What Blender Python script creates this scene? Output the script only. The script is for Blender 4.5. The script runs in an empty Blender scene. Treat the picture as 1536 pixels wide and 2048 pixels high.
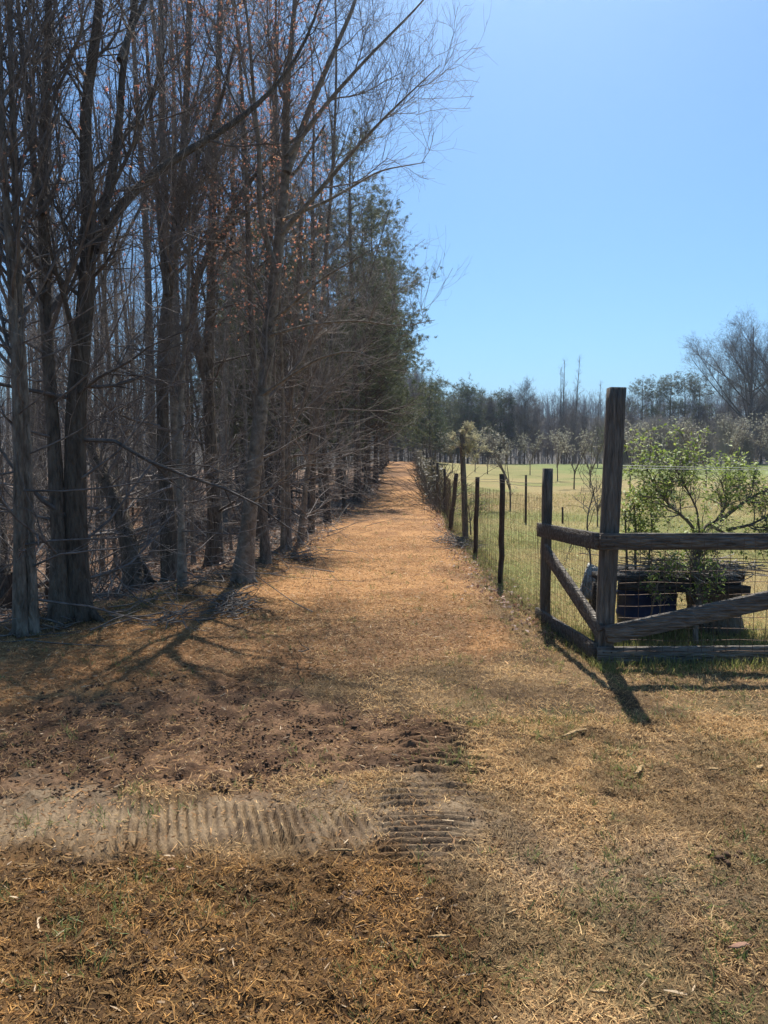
import bpy, math, random
import numpy as np
from mathutils import Vector

# ------------------------------------------------------------------ camera, world, sun, exposure
SC = bpy.context.scene
COL = SC.collection
FPX = 1422.2
EYE = 1.6
PITCH = math.atan(119 / FPX)
cam = bpy.data.cameras.new('camera')
cam.sensor_fit = 'VERTICAL'; cam.sensor_height = 36.0; cam.lens = 25.0
cam.clip_start = 0.05; cam.clip_end = 3000
camo = bpy.data.objects.new('camera', cam); COL.objects.link(camo)
camo.location = (0, 0, EYE); camo.rotation_euler = (math.pi / 2 - PITCH, 0, 0)
SC.camera = camo

SUN_EL, SUN_AZ = math.radians(57), math.radians(10)        # azimuth measured from +Y towards +X
w = bpy.data.worlds.new('World'); SC.world = w; w.use_nodes = True
nt = w.node_tree; bg = nt.nodes['Background']
sky = nt.nodes.new('ShaderNodeTexSky'); sky.sky_type = 'NISHITA'; sky.sun_disc = False
sky.sun_elevation = SUN_EL; sky.sun_rotation = SUN_AZ
sky.air_density = 1.0; sky.dust_density = 0.6; sky.ozone_density = 1.6; sky.altitude = 200
tint = nt.nodes.new('ShaderNodeVectorMath'); tint.operation = 'MULTIPLY'; tint.inputs[1].default_value = (.575, .90, 1.12)
nt.links.new(sky.outputs[0], tint.inputs[0]); nt.links.new(tint.outputs[0], bg.inputs[0]); bg.inputs[1].default_value = 0.082
sl = bpy.data.lights.new('sun', 'SUN'); sl.energy = 5.0; sl.angle = math.radians(0.53); sl.color = (1.0, 0.95, 0.87)
so = bpy.data.objects.new('sun', sl); COL.objects.link(so)
sd = Vector((math.sin(SUN_AZ) * math.cos(SUN_EL), math.cos(SUN_AZ) * math.cos(SUN_EL), math.sin(SUN_EL)))
so.rotation_euler = sd.to_track_quat('Z', 'Y').to_euler(); so.location = (0, 0, 40)
SC.view_settings.view_transform = 'Standard'; SC.view_settings.look = 'None'
SC.view_settings.gamma = 1.0; SC.view_settings.exposure = 0.70
SC.cycles.max_bounces = 5; SC.cycles.diffuse_bounces = 2; SC.cycles.glossy_bounces = 1
SC.cycles.transmission_bounces = 2; SC.cycles.volume_bounces = 0; SC.cycles.transparent_max_bounces = 8

hz = bpy.data.materials.new('haze_glare'); hz.use_nodes = True; hn = hz.node_tree; hn.nodes.clear()
ho = hn.nodes.new('ShaderNodeOutputMaterial'); hp = hn.nodes.new('ShaderNodeVolumePrincipled')
hp.inputs['Color'].default_value = (.80, .88, 1, 1); hp.inputs['Density'].default_value = .0008; hp.inputs['Anisotropy'].default_value = .8  # far haze; its forward scatter also stands in for lens veil and sun glow
hn.links.new(hp.outputs[0], ho.inputs['Volume'])
rng = np.random.default_rng(7)
random.seed(7)

# ------------------------------------------------------------------ noise and terrain
def _hash(ix, iy, seed):
    h = (ix.astype(np.int64) * 374761393 + iy.astype(np.int64) * 668265263 + seed * 2147483647) & 0xffffffff
    h = ((h ^ (h >> 13)) * 1274126177) & 0xffffffff
    h = h ^ (h >> 16)
    return (h & 0xffff) / 65535.0
def vnoise(x, y, s, seed=0):
    x = np.asarray(x, float) / s; y = np.asarray(y, float) / s
    ix = np.floor(x); iy = np.floor(y); fx = x - ix; fy = y - iy
    fx = fx * fx * (3 - 2 * fx); fy = fy * fy * (3 - 2 * fy)
    a = _hash(ix, iy, seed); b = _hash(ix + 1, iy, seed); c = _hash(ix, iy + 1, seed); d = _hash(ix + 1, iy + 1, seed)
    return (a * (1 - fx) + b * fx) * (1 - fy) + (c * (1 - fx) + d * fx) * fy
def fbm(x, y, s, seed=0, o=4):
    v = 0; a = 0.5; t = 0
    for i in range(o):
        v = v + a * vnoise(x, y, s / 2 ** i, seed + i * 17); t += a; a *= 0.55
    return v / t
def sstep(a, b, x):
    t = np.clip((x - a) / (b - a), 0, 1); return t * t * (3 - 2 * t)

EY = [-20, 0, 5.9, 6.8, 8, 10.4, 16.5, 32, 77, 100]
EX = [-5, -3.9, -3.3, -2.8, -2.0, -1.55, -1.45, -.75, .6, 1.2]
FY = [-5, 5.35, 6.7, 8.7, 12, 16.5, 23, 30, 50, 75, 100]
FX = [1.7, 1.68, 1.54, 1.44, 1.56, 1.6, 1.96, 2.2, 3.0, 3.9, 5.0]
def edge_x(y): return np.interp(y, EY, EX)
def fence_x(y): return np.interp(y, FY, FX)
def H(x, y):
    x = np.asarray(x, float); y = np.asarray(y, float)
    path = np.interp(y, [0, 8, 12.4, 17, 29, 50, 77, 84, 120], [0, 0, -.14, -.2, -.35, -.1, .62, .5, -.6])
    field = np.interp(y, [0, 8, 14, 25, 50, 85, 95, 140], [0, -.03, -.15, -.3, -.25, .12, .1, -1.5])
    t = sstep(0, 9, x - fence_x(y))
    base = path * (1 - t) + field * t
    s = edge_x(y) - x
    woods = base - 0.95 * sstep(0.1, 5.5, s) * sstep(-4, 3, y) + 0.07 * sstep(-.2, .25, s) * (1 - sstep(.3, 1.0, s)) \
        + 0.25 * (fbm(x, y, 6, 3) - .5) * sstep(1, 4, s)
    z = np.where(s > -.2, woods, base)
    r = np.hypot(x, y)
    hill = sstep(170, 330, y) * (19 + 5 * fbm(x, y, 120, 9, 2)) - sstep(100, 170, y) * 3
    return z + hill + 0.03 * (fbm(x, y, 2.2, 5, 2) - .5)
def ray(px, py):
    u = (px - 768) / FPX; v = -(py - 1024) / FPX
    return np.array([u, math.cos(PITCH) + v * math.sin(PITCH), -math.sin(PITCH) + v * math.cos(PITCH)])
def at(px, py, Y):
    d = ray(px, py); d = d / d[1]
    return np.array([d[0] * Y, Y, EYE + d[2] * Y])
def gp(px, py):
    d = ray(px, py); d = d / d[1]
    lo = None; Y = 1.0
    while Y < 400:
        p = d * Y; h = H(p[0], p[1])
        if EYE + p[2] <= h: break
        Y *= 1.01
    a, b = Y / 1.01, Y
    for _ in range(20):
        m = (a + b) / 2
        if EYE + d[2] * m <= H(d[0] * m, m): b = m
        else: a = m
    return np.array([d[0] * b, b, float(H(d[0] * b, b))])
def poly(pts): return np.array([gp(*p)[:2] for p in pts])
def sdist(x, y, pl):
    """signed distance to polygon, positive inside"""
    d = np.full(x.shape, 1e9); ins = np.zeros(x.shape, bool); n = len(pl)
    for i in range(n):
        ax, ay = pl[i]; bx, by = pl[(i + 1) % n]
        ex, ey = bx - ax, by - ay
        t = np.clip(((x - ax) * ex + (y - ay) * ey) / (ex * ex + ey * ey + 1e-12), 0, 1)
        d = np.minimum(d, np.hypot(x - ax - t * ex, y - ay - t * ey))
        if abs(ey) > 1e-9:
            c = (ay > y) != (by > y)
            ins ^= c & (x < ax + (y - ay) / ey * ex)
    return np.where(ins, d, -d)

# ------------------------------------------------------------------ object helpers
def tag(o, label=None, cat=None, group=None, kind=None):
    if label: o['label'] = label
    if cat: o['category'] = cat
    if group: o['group'] = group
    if kind: o['kind'] = kind
    return o
def empty(name, loc=(0, 0, 0), rz=0, **k):
    o = bpy.data.objects.new(name, None); COL.objects.link(o); o.location = loc; o.rotation_euler = (0, 0, rz)
    o.empty_display_size = .2
    return tag(o, **k)
def mesh_np(name, V, F4=None, F3=None, mats=(), mi=None, col=None, smooth=False):
    V = np.ascontiguousarray(V, np.float32).reshape(-1, 3)
    me = bpy.data.meshes.new(name)
    L = []; ls = []; off = 0
    n4 = 0 if F4 is None else len(F4); n3 = 0 if F3 is None else len(F3)
    if n4: L.append(np.asarray(F4, np.int32).ravel())
    if n3: L.append(np.asarray(F3, np.int32).ravel())
    L = np.concatenate(L)
    starts = np.concatenate([np.arange(n4) * 4, n4 * 4 + np.arange(n3) * 3]).astype(np.int32)
    me.vertices.add(len(V)); me.vertices.foreach_set('co', V.ravel())
    me.loops.add(len(L)); me.loops.foreach_set('vertex_index', L)
    me.polygons.add(n4 + n3); me.polygons.foreach_set('loop_start', starts)
    if mi is not None: me.polygons.foreach_set('material_index', np.asarray(mi, np.int32))
    if smooth: me.polygons.foreach_set('use_smooth', np.ones(n4 + n3, bool))
    for m in mats: me.materials.append(m)
    me.update(calc_edges=True)
    if col is not None:
        a = me.color_attributes.new('Col', 'FLOAT_COLOR', 'POINT')
        c = np.ones((len(V), 4), np.float32); c[:, :3] = col
        a.data.foreach_set('color', c.ravel())
    return me
def obj(name, me, parent=None, loc=None, **k):
    o = bpy.data.objects.new(name, me); COL.objects.link(o)
    if parent is not None: o.parent = parent
    if loc is not None: o.location = loc
    return tag(o, **k)
class Geo:
    """collects quads and triangles, built as one mesh"""
    def __init__(s): s.V = []; s.Q = []; s.T = []; s.n = 0
    def add(s, V, Q=None, T=None):
        V = np.asarray(V, float).reshape(-1, 3)
        if Q is not None and len(Q): s.Q.append(np.asarray(Q) + s.n)
        if T is not None and len(T): s.T.append(np.asarray(T) + s.n)
        s.V.append(V); s.n += len(V)
    def tubes(s, P, R, sides=3, cap=False):
        P = np.asarray(P, float); R = np.asarray(R, float)
        if P.ndim == 2: P = P[None]; R = R[None]
        n, k, _ = P.shape
        if n == 0: return
        T = np.gradient(P, axis=1); T /= np.linalg.norm(T, axis=2, keepdims=True) + 1e-9
        ref = np.where(np.abs(T[:, :1, 2:3]) > .9, np.array([1., 0, 0]), np.array([0, 0, 1.]))
        A = np.cross(T, np.broadcast_to(ref, T.shape)); A /= np.linalg.norm(A, axis=2, keepdims=True) + 1e-9
        B = np.cross(T, A)
        th = np.arange(sides) / sides * 2 * math.pi
        ring = P[:, :, None, :] + R[:, :, None, None] * (np.cos(th)[None, None, :, None] * A[:, :, None, :] + np.sin(th)[None, None, :, None] * B[:, :, None, :])
        idx = np.arange(n * k * sides).reshape(n, k, sides)
        a = idx[:, :-1, :]; b = idx[:, 1:, :]
        q = np.stack([a, np.roll(a, -1, 2), np.roll(b, -1, 2), b], -1).reshape(-1, 4)
        V = ring.reshape(-1, 3); t = None
        if cap:
            c = P[:, [0, -1], :].reshape(-1, 3); ci = len(V) + np.arange(2 * n).reshape(n, 2)
            e = idx[:, -1, :]; f = idx[:, 0, :]
            t = np.concatenate([np.stack([e, np.roll(e, -1, 1), np.repeat(ci[:, 1:], sides, 1)], -1).reshape(-1, 3),
                                np.stack([np.roll(f, -1, 1), f, np.repeat(ci[:, :1], sides, 1)], -1).reshape(-1, 3)])
            V = np.concatenate([V, c])
        s.add(V, q, t)
    def beam(s, a, b, wd, ht, up=(0, 0, 1), bow=0, seg=6, rough=0.0):
        """a board from a to b, wd across, ht along up; edges slightly worn"""
        a = np.array(a, float); b = np.array(b, float); d = b - a; L = np.linalg.norm(d); d /= L
        up = np.array(up, float); up -= d * up.dot(d); up /= np.linalg.norm(up); sdv = np.cross(d, up)
        c = min(wd, ht) * .09
        pr = [(-wd/2, -ht/2+c), (-wd/2, ht/2-c), (-wd/2+c, ht/2), (wd/2-c, ht/2), (wd/2, ht/2-c), (wd/2, -ht/2+c), (wd/2-c, -ht/2), (-wd/2+c, -ht/2)]
        V = []
        for i in range(seg + 1):
            t = i / seg; p = a + d * L * t + up * bow * math.sin(math.pi * t)
            for (x, z) in pr:
                V.append(p + sdv * (x + rng.normal() * rough) + up * (z + rng.normal() * rough))
        Q = []
        for i in range(seg):
            for j in range(8):
                j2 = (j + 1) % 8; Q.append((i*8+j, i*8+j2, i*8+8+j2, i*8+8+j))
        n = len(V); V.append(a); V.append(b); T = []
        for j in range(8):
            j2 = (j + 1) % 8; T.append((j2, j, n)); T.append((seg*8+j, seg*8+j2, n+1))
        s.add(V, Q, T)
    def mesh(s, name, mat, col=None, smooth=False):
        return mesh_np(name, np.concatenate(s.V), np.concatenate(s.Q) if s.Q else None, np.concatenate(s.T) if s.T else None, [mat], col=col, smooth=smooth)

# ------------------------------------------------------------------ materials
def newmat(name):
    m = bpy.data.materials.new(name); m.use_nodes = True
    n = m.node_tree; b = n.nodes['Principled BSDF']; b.inputs['Specular IOR Level'].default_value = 0.25
    b.inputs['Roughness'].default_value = .85
    return m, n, b
def N(n, t, **k):
    x = n.nodes.new(t)
    for a, v in k.items():
        if a in x.inputs: x.inputs[a].default_value = v
        else: setattr(x, a, v)
    return x
def ramp(n, stops):
    r = n.nodes.new('ShaderNodeValToRGB'); e = r.color_ramp.elements
    e[0].position, e[0].color = stops[0][0], (*stops[0][1], 1); e[1].position, e[1].color = stops[-1][0], (*stops[-1][1], 1)
    for p, c in stops[1:-1]:
        x = e.new(p); x.color = (*c, 1)
    return r
def bark(name, dark, mid, pale, scale=(9, 9, 2.2), amt=.5, bump=.6, vary=.35, fine=60):
    m, n, b = newmat(name); L = n.links.new
    tc = N(n, 'ShaderNodeTexCoord'); mp = N(n, 'ShaderNodeMapping'); mp.inputs['Scale'].default_value = scale
    L(tc.outputs['Object'], mp.inputs[0])
    n1 = N(n, 'ShaderNodeTexNoise', Scale=2.5, Detail=6, Roughness=.65); L(mp.outputs[0], n1.inputs['Vector'])
    n2 = N(n, 'ShaderNodeTexNoise', Scale=fine / 9, Detail=3); L(mp.outputs[0], n2.inputs['Vector'])
    r = ramp(n, [(.32, dark), (.5, mid), (.5 + .22 / max(amt, .1), pale)]); L(n1.outputs[0], r.inputs[0])
    oi = N(n, 'ShaderNodeObjectInfo'); mr = N(n, 'ShaderNodeMapRange'); mr.inputs[3].default_value = 1 - vary; mr.inputs[4].default_value = 1 + vary
    L(oi.outputs['Random'], mr.inputs[0])
    mx = N(n, 'ShaderNodeVectorMath', operation='SCALE'); L(r.outputs[0], mx.inputs[0]); L(mr.outputs[0], mx.inputs['Scale'])
    L(mx.outputs[0], b.inputs['Base Color'])
    bp = N(n, 'ShaderNodeBump', Strength=bump, Distance=.02)
    vo = N(n, 'ShaderNodeTexVoronoi', Scale=3.2, feature='DISTANCE_TO_EDGE'); L(mp.outputs[0], vo.inputs['Vector'])
    vr = N(n, 'ShaderNodeMapRange'); vr.inputs[2].default_value = .25; L(vo.outputs['Distance'], vr.inputs[0])
    n3 = N(n, 'ShaderNodeMath', operation='ADD'); L(n1.outputs[0], n3.inputs[0]); L(vr.outputs[0], n3.inputs[1])
    ad = N(n, 'ShaderNodeMath', operation='ADD'); L(n3.outputs[0], ad.inputs[0]); L(n2.outputs[0], ad.inputs[1]); L(ad.outputs[0], bp.inputs['Height'])
    L(bp.outputs[0], b.inputs['Normal'])
    return m
def colmat(name, noise=.35, scale=90, rough=.9, trans=0.0, bump=0.0, spec=.2):
    """material whose colour is the mesh's own Col attribute, broken up by fine noise"""
    m, n, b = newmat(name); L = n.links.new
    at_ = N(n, 'ShaderNodeAttribute', attribute_name='Col')
    tc = N(n, 'ShaderNodeTexCoord')
    nz = N(n, 'ShaderNodeTexNoise', Scale=scale, Detail=5, Roughness=.7); L(tc.outputs['Object'], nz.inputs['Vector'])
    mr = N(n, 'ShaderNodeMapRange'); mr.inputs[1].default_value = .3; mr.inputs[2].default_value = .7
    mr.inputs[3].default_value = 1 - noise; mr.inputs[4].default_value = 1 + noise
    L(nz.outputs[0], mr.inputs[0])
    mx = N(n, 'ShaderNodeVectorMath', operation='SCALE'); L(at_.outputs[0], mx.inputs[0]); L(mr.outputs[0], mx.inputs['Scale'])
    L(mx.outputs[0], b.inputs['Base Color']); b.inputs['Roughness'].default_value = rough
    b.inputs['Specular IOR Level'].default_value = spec
    if bump:
        bp = N(n, 'ShaderNodeBump', Strength=bump, Distance=.012); L(nz.outputs[0], bp.inputs['Height']); L(bp.outputs[0], b.inputs['Normal'])
    if trans:
        tr = N(n, 'ShaderNodeBsdfTranslucent'); L(mx.outputs[0], tr.inputs[0])
        ms = N(n, 'ShaderNodeMixShader'); ms.inputs[0].default_value = trans
        out = n.nodes['Material Output']; L(b.outputs[0], ms.inputs[1]); L(tr.outputs[0], ms.inputs[2]); L(ms.outputs[0], out.inputs[0])
    return m
M_ground = colmat('soil', .38, 55, .95, bump=.9)
M_straw = colmat('dry_straw', .2, 30, .75, trans=.25, spec=.35)
M_leaf = colmat('leaf', .25, 40, .55, trans=.4, spec=.4)
M_blossom = colmat('maple_blossom', .2, 40, .6, trans=.62, spec=.2)
M_barkdark = bark('dark_furrowed_bark', (.045, .035, .026), (.11, .086, .064), (.22, .185, .142))
M_barkpale = bark('pale_smooth_bark', (.11, .088, .065), (.22, .182, .138), (.38, .335, .265), (5, 5, 5), .9, .25)
M_barkmid = bark('grey_brown_bark', (.07, .055, .041), (.165, .132, .10), (.33, .285, .225), amt=.8)
M_twig = bark('twig_bark', (.09, .075, .066), (.165, .142, .126), (.26, .232, .21), (3, 3, 3), 1, .1)
M_twigpale = bark('pale_dead_twig_bark', (.14, .12, .10), (.23, .20, .17), (.36, .33, .29), (3, 3, 3), 1, .1)
M_pinebark = bark('pine_bark', (.05, .037, .03), (.10, .07, .052), (.17, .13, .10), (7, 7, 2.5))

# ------------------------------------------------------------------ ground sheet
Z_mulch = poly([(782, 921), (836, 921), (850, 960), (880, 1020), (935, 1105), (985, 1200), (1000, 1300), (800, 1330), (560, 1360), (300, 1400), (0, 1440),
                (-300, 1470), (-300, 1330), (0, 1292), (150, 1255), (330, 1215), (430, 1188), (520, 1150), (590, 1110), (690, 1030), (750, 985)])
Z_soil = poly([(-300, 1470), (0, 1425), (300, 1372), (450, 1368), (600, 1388), (760, 1430), (900, 1450), (960, 1540), (800, 1545), (620, 1560), (450, 1580), (230, 1592), (0, 1600), (-300, 1620)])
Z_dust = poly([(-300, 1610), (0, 1598), (300, 1592), (560, 1600), (720, 1555), (960, 1545), (980, 1650), (960, 1730), (700, 1700), (400, 1706), (0, 1722), (-300, 1730)])
Z_brown = poly([(-400, 1735), (0, 1722), (400, 1708), (740, 1712), (920, 1760), (960, 1850), (930, 2100), (900, 2400), (-500, 2400)])
Z_grey = poly([(940, 1620), (1100, 1640), (1350, 1690), (1450, 1800), (1330, 1860), (1180, 1830), (1000, 1790), (930, 1720)])
Z_hump = poly([(-200, 1420), (0, 1400), (200, 1370), (400, 1335), (380, 1352), (200, 1400), (0, 1440), (-200, 1460)])
T_A = poly([(765, 1625), (940, 1618), (948, 1712), (760, 1722)])
T_B = poly([(800, 1450), (940, 1440), (952, 1552), (790, 1560)])
T_C = poly([(505, 1292), (600, 1290), (625, 1345), (500, 1350)])
T_E = poly([(780, 1552), (955, 1552), (950, 1618), (765, 1625)])
T_D = poly([(-300, 1612), (0, 1606), (300, 1596), (560, 1604), (740, 1640), (740, 1700), (400, 1704), (0, 1720), (-300, 1730)])

def zones(x, y):
    j = 0.34 * (fbm(x, y, .9, 21) - .5) + .26 * (fbm(x, y, .2, 22) - .5)
    f = {}
    near = y < 90
    def m(pl, soft=.14, jj=1.6):
        return sstep(-soft, soft, sdist(x, y, pl) + j * jj)
    pe = np.minimum(x - edge_x(y), fence_x(y) - .42 - .006 * y - x) + .5 * (fbm(x, y, .8, 39, 3) - .5)
    f['mulch'] = np.maximum(m(Z_mulch, .2), np.where(y > 9, sstep(-.25, .25, pe + j), 0)) * sstep(90, 82, y) if False else \
        np.maximum(m(Z_mulch, .2), np.where(y > 9, sstep(-.25, .25, pe + j), 0)) * (1 - sstep(80, 86, y))
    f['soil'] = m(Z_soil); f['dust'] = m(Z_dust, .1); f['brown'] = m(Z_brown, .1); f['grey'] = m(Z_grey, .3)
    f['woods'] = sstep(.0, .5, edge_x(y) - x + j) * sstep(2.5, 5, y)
    f['field'] = sstep(-.15, .45, x - fence_x(y) + .1 + j) * sstep(5.25, 5.7, y + j)
    return f
def C(*c): return np.array(c)
def mix(a, b, t): return a * (1 - t[..., None]) + b * t[..., None]
def ground_colour(x, y, f):
    n1 = fbm(x, y, .5, 31); n2 = fbm(x, y, .12, 32, 3); n3 = fbm(x, y, 3.5, 33, 3); n4 = fbm(x, y, 9, 34, 3)
    c = mix(C(.075, .046, .024), C(.17, .11, .055), sstep(.35, .65, n1))  # base under the straw darkened to paint in self-shadow between the blades
    c = mix(c, C(.13, .125, .05), sstep(.52, .66, fbm(x, y, 1.1, 38, 3)) * .35 * sstep(-.2, 1.2, x))
    fc = mix(C(.235, .20, .075), C(.165, .17, .05), sstep(.4, .62, n3))
    fc = mix(fc, C(.29, .21, .095), sstep(.52, .68, n4) * .7)
    fc = mix(fc, C(.14, .185, .05), sstep(42, 66, y + 18 * (n4 - .5)) * sstep(10, 20, x + 6 * (n4 - .5)) * .8)
    fc = mix(fc, C(.26, .215, .09), sstep(30, 60, y) * (1 - sstep(6, 16, x)) * .6)
    c = mix(c, fc, f['field'])
    mu = mix(C(.24, .12, .048), C(.37, .195, .078), sstep(.35, .65, n1)); mu = mix(mu, C(.14, .075, .038), sstep(.48, .66, fbm(x, y * .45, 1.3, 37, 4)) * .75)
    c = mix(c, mu, f['mulch'])
    c = mix(c, C(.20, .15, .10), f['grey'] * .5)
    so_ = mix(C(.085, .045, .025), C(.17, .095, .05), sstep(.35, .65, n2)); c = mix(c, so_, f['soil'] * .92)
    du = mix(C(.245, .175, .105), C(.14, .095, .058), sstep(.38, .58, n2 * .6 + n1 * .4)); c = mix(c, du, f['dust'] * .92)
    br = mix(C(.05, .026, .010), C(.12, .062, .022), sstep(.35, .65, n2)); c = mix(c, br, f['brown'] * .9)
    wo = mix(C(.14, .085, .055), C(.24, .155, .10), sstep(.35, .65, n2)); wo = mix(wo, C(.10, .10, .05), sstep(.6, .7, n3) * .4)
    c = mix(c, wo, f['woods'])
    far = sstep(85, 100, y); c = mix(c, C(.10, .085, .065), far)
    return c
def ridges(u, lam, amp):
    s = np.sin(u / lam * 2 * math.pi); return amp * (np.clip(s + .25, -.5, 1))
def micro(x, y, f):
    """the small relief: clods, tread marks, wheel edges"""
    nz = fbm(x, y, .10, 41, 3) - .5; nb = fbm(x, y, .45, 42, 3) - .5
    amp = .022 + .05 * f['soil'] + .035 * f['brown'] - .004 * f['dust'] - .004 * f['mulch']
    nf = fbm(x, y, .045, 49, 2) - .5
    z = nz * amp + nb * .03 + nf * .022 * (1 - sstep(6, 11, y)) * (1 - .55 * f['dust']) * (1 - .5 * f['mulch'])
    wob = .012 * (fbm(x, y, .3, 44, 2) - .5)
    worn = sstep(.34, .56, fbm(x, y, .35, 45, 2))
    for pl, lam, amp_, ax in ((T_A, .046, .020, 0), (T_B, .072, .026, 0), (T_C, .09, .020, 0), (T_D, .043, .026, 1), (T_E, .06, .015, 0)):
        k = sstep(-.10, .07, sdist(x, y, pl) + .12 * (fbm(x, y, .25, 47, 2) - .5))
        u = (y + .25 * (x - pl[:, 0].mean()) ** 2 if ax == 0 else x + .3 * (y - 3)) + wob
        wn = np.maximum(worn, .8) if pl is T_A else np.maximum(worn, .45) * (.55 + .7 * sstep(.35, .6, fbm(x, y, .15, 46, 2)))
        z = z * (1 - .5 * k) + ridges(u, lam, amp_) * k * wn
    z += .05 * sstep(0, .12, sdist(x, y, Z_hump) + .1 * nb) * (.6 + nz)
    z *= (1 - sstep(12, 30, y))
    return z
def treads(x, y): return np.maximum.reduce([sstep(-.08, .08, sdist(x, y, t) + .2 * (fbm(x, y, .2, 48, 2) - .5)) * w_ for t, w_ in ((T_A, .95), (T_B, .75), (T_C, .6), (T_D, .85), (T_E, .6))])
def make_ground():
    xs = [0.0]; s = .02
    while xs[-1] < 2.1: xs.append(xs[-1] + .0105)
    while xs[-1] < 3.6: xs.append(xs[-1] + .02)
    while xs[-1] < 700: xs.append(xs[-1] + s); s *= 1.06
    xs = np.array(xs); xs = np.concatenate([-xs[:0:-1], xs])
    ys = [1.3]
    while ys[-1] < 900: 
        ys.append(ys[-1] + max(.008, .0042 * ys[-1] ** 1.25 * sstep(2.2, 5, np.array(ys[-1])))  if ys[-1] < 5 else ys[-1] + (.0042 * ys[-1] ** 1.25 if ys[-1] < 40 else .011 * ys[-1]))
    ys = np.array([-200, -80, -30, -12, -5, -2, 0, .6, 1.0] + ys)
    X, Y = np.meshgrid(xs, ys)
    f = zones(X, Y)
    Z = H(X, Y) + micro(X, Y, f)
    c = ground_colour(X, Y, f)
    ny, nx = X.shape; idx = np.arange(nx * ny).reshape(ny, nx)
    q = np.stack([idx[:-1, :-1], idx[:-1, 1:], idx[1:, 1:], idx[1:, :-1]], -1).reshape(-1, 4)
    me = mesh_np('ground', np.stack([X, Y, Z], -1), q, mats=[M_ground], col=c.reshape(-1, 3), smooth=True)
    return obj('ground', me, kind='structure')
make_ground()

# ------------------------------------------------------------------ loose cover on the ground (straw, chips, grass, litter)
def scatter(n, y0, y1, half=.60, pad=1.3):
    """n random ground points in the wedge the path view shows, even on the ground between y0 and y1"""
    y = np.sqrt(rng.uniform(y0 * y0, y1 * y1, n)); x = rng.uniform(-1, 1, n) * (half * y + pad)
    return x, y
def blades(x, y, length, width, lift, col, curl=.3, z0=None, rise=None, flat=True):
    """thin curved strips: three cross-sections each"""
    n = len(x); a = rng.uniform(0, 2 * math.pi, n)
    d = np.stack([np.cos(a), np.sin(a)], -1)
    side = np.stack([-d[:, 1], d[:, 0]], -1)
    f = zones(x, y); z = H(x, y) + micro(x, y, f) + .001
    if z0 is not None: z = z + z0
    P = np.zeros((n, 3, 3)); bend = rng.normal(0, curl, n)
    for k, t in enumerate((0, .5, 1)):
        P[:, k, :2] = np.stack([x, y], -1) + d * (length * t * np.cos(lift))[:, None] + side * (length * bend * (t - t * t))[:, None]
        P[:, k, 2] = z + length * np.sin(lift) * (t if rise is None else t ** rise) + (.35 * length * np.abs(bend) * (t - t * t) if flat else 0)
    tw = rng.uniform(-.9, .9, n)
    wv = np.concatenate([side * np.cos(tw)[:, None], np.sin(tw)[:, None]], 1)
    V = np.zeros((n, 6, 3))
    for k, ww in enumerate((.8, 1, .35)):
        V[:, 2 * k] = P[:, k] - wv * (width * ww / 2)[:, None]; V[:, 2 * k + 1] = P[:, k] + wv * (width * ww / 2)[:, None]
    b = np.arange(n)[:, None] * 6
    q = np.concatenate([b + np.array([[0, 1, 3, 2]]), b + np.array([[2, 3, 5, 4]])]).reshape(-1, 4)
    return V.reshape(-1, 3), q, np.repeat(col, 6, 0)
def bands(total):
    """(count, y0, y1, size factor): finer near the camera, coarser far off"""
    return [(int(total * .36), 1.7, 4.2, 1.0), (int(total * .30), 4.2, 8, 1.1), (int(total * .24), 8, 15, 1.4), (int(total * .16), 15, 34, 2.1)]
class Cover:
    def __init__(s): s.V = []; s.Q = []; s.C = []; s.n = 0
    def add(s, V, q, c): s.V.append(V); s.Q.append(q + s.n); s.C.append(c); s.n += len(V)
    def build(s, name, mat, **k):
        return obj(name, mesh_np(name, np.concatenate(s.V), np.concatenate(s.Q), mats=[mat], col=np.concatenate(s.C)), **k)
def pick(c1, c2, n, dark=.25):
    t = rng.random(n)[:, None]; v = rng.uniform(1 - dark, 1 + dark, n)[:, None]
    return (np.array(c1) * (1 - t) + np.array(c2) * t) * v

straw = Cover(); chips = Cover(); grass = Cover(); litter = Cover()
for cnt, y0, y1, sz in bands(860000):
    x, y = scatter(cnt, y0, y1); f = zones(x, y)
    p = 1 - .93 * f['soil'] - .62 * f['dust'] - .25 * f['brown'] - .85 * f['woods'] - .5 * f['mulch'] - .5 * f['field'] - .2 * f['grey']
    p *= (.35 + 1.1 * fbm(x, y, .5, 51)) * (1 - .88 * treads(x, y))
    k = rng.random(cnt) < p; x, y = x[k], y[k]; n = len(x); f = {a: b[k] for a, b in f.items()}
    c = pick((.60, .405, .18), (.32, .18, .075), n, .45)
    c = mix(c, pick((.16, .072, .02), (.50, .27, .08), n, .45), f['brown'])
    c = mix(c, pick((.40, .31, .22), (.28, .21, .15), n, .3), f['grey'] * .4)
    c = c * (.62 + .62 * sstep(.3, .65, fbm(x, y, .28, 57, 3)))[:, None]
    straw.add(*blades(x, y, (.007 + rng.gamma(2.0, .0072, n)) * sz, rng.uniform(.0016, .0044, n) * sz, rng.uniform(-.02, .8, n), c, .35))
straw.build('straw', M_straw, kind='stuff', label='dry tan straw and mown dead grass strewn over the foreground')
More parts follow.
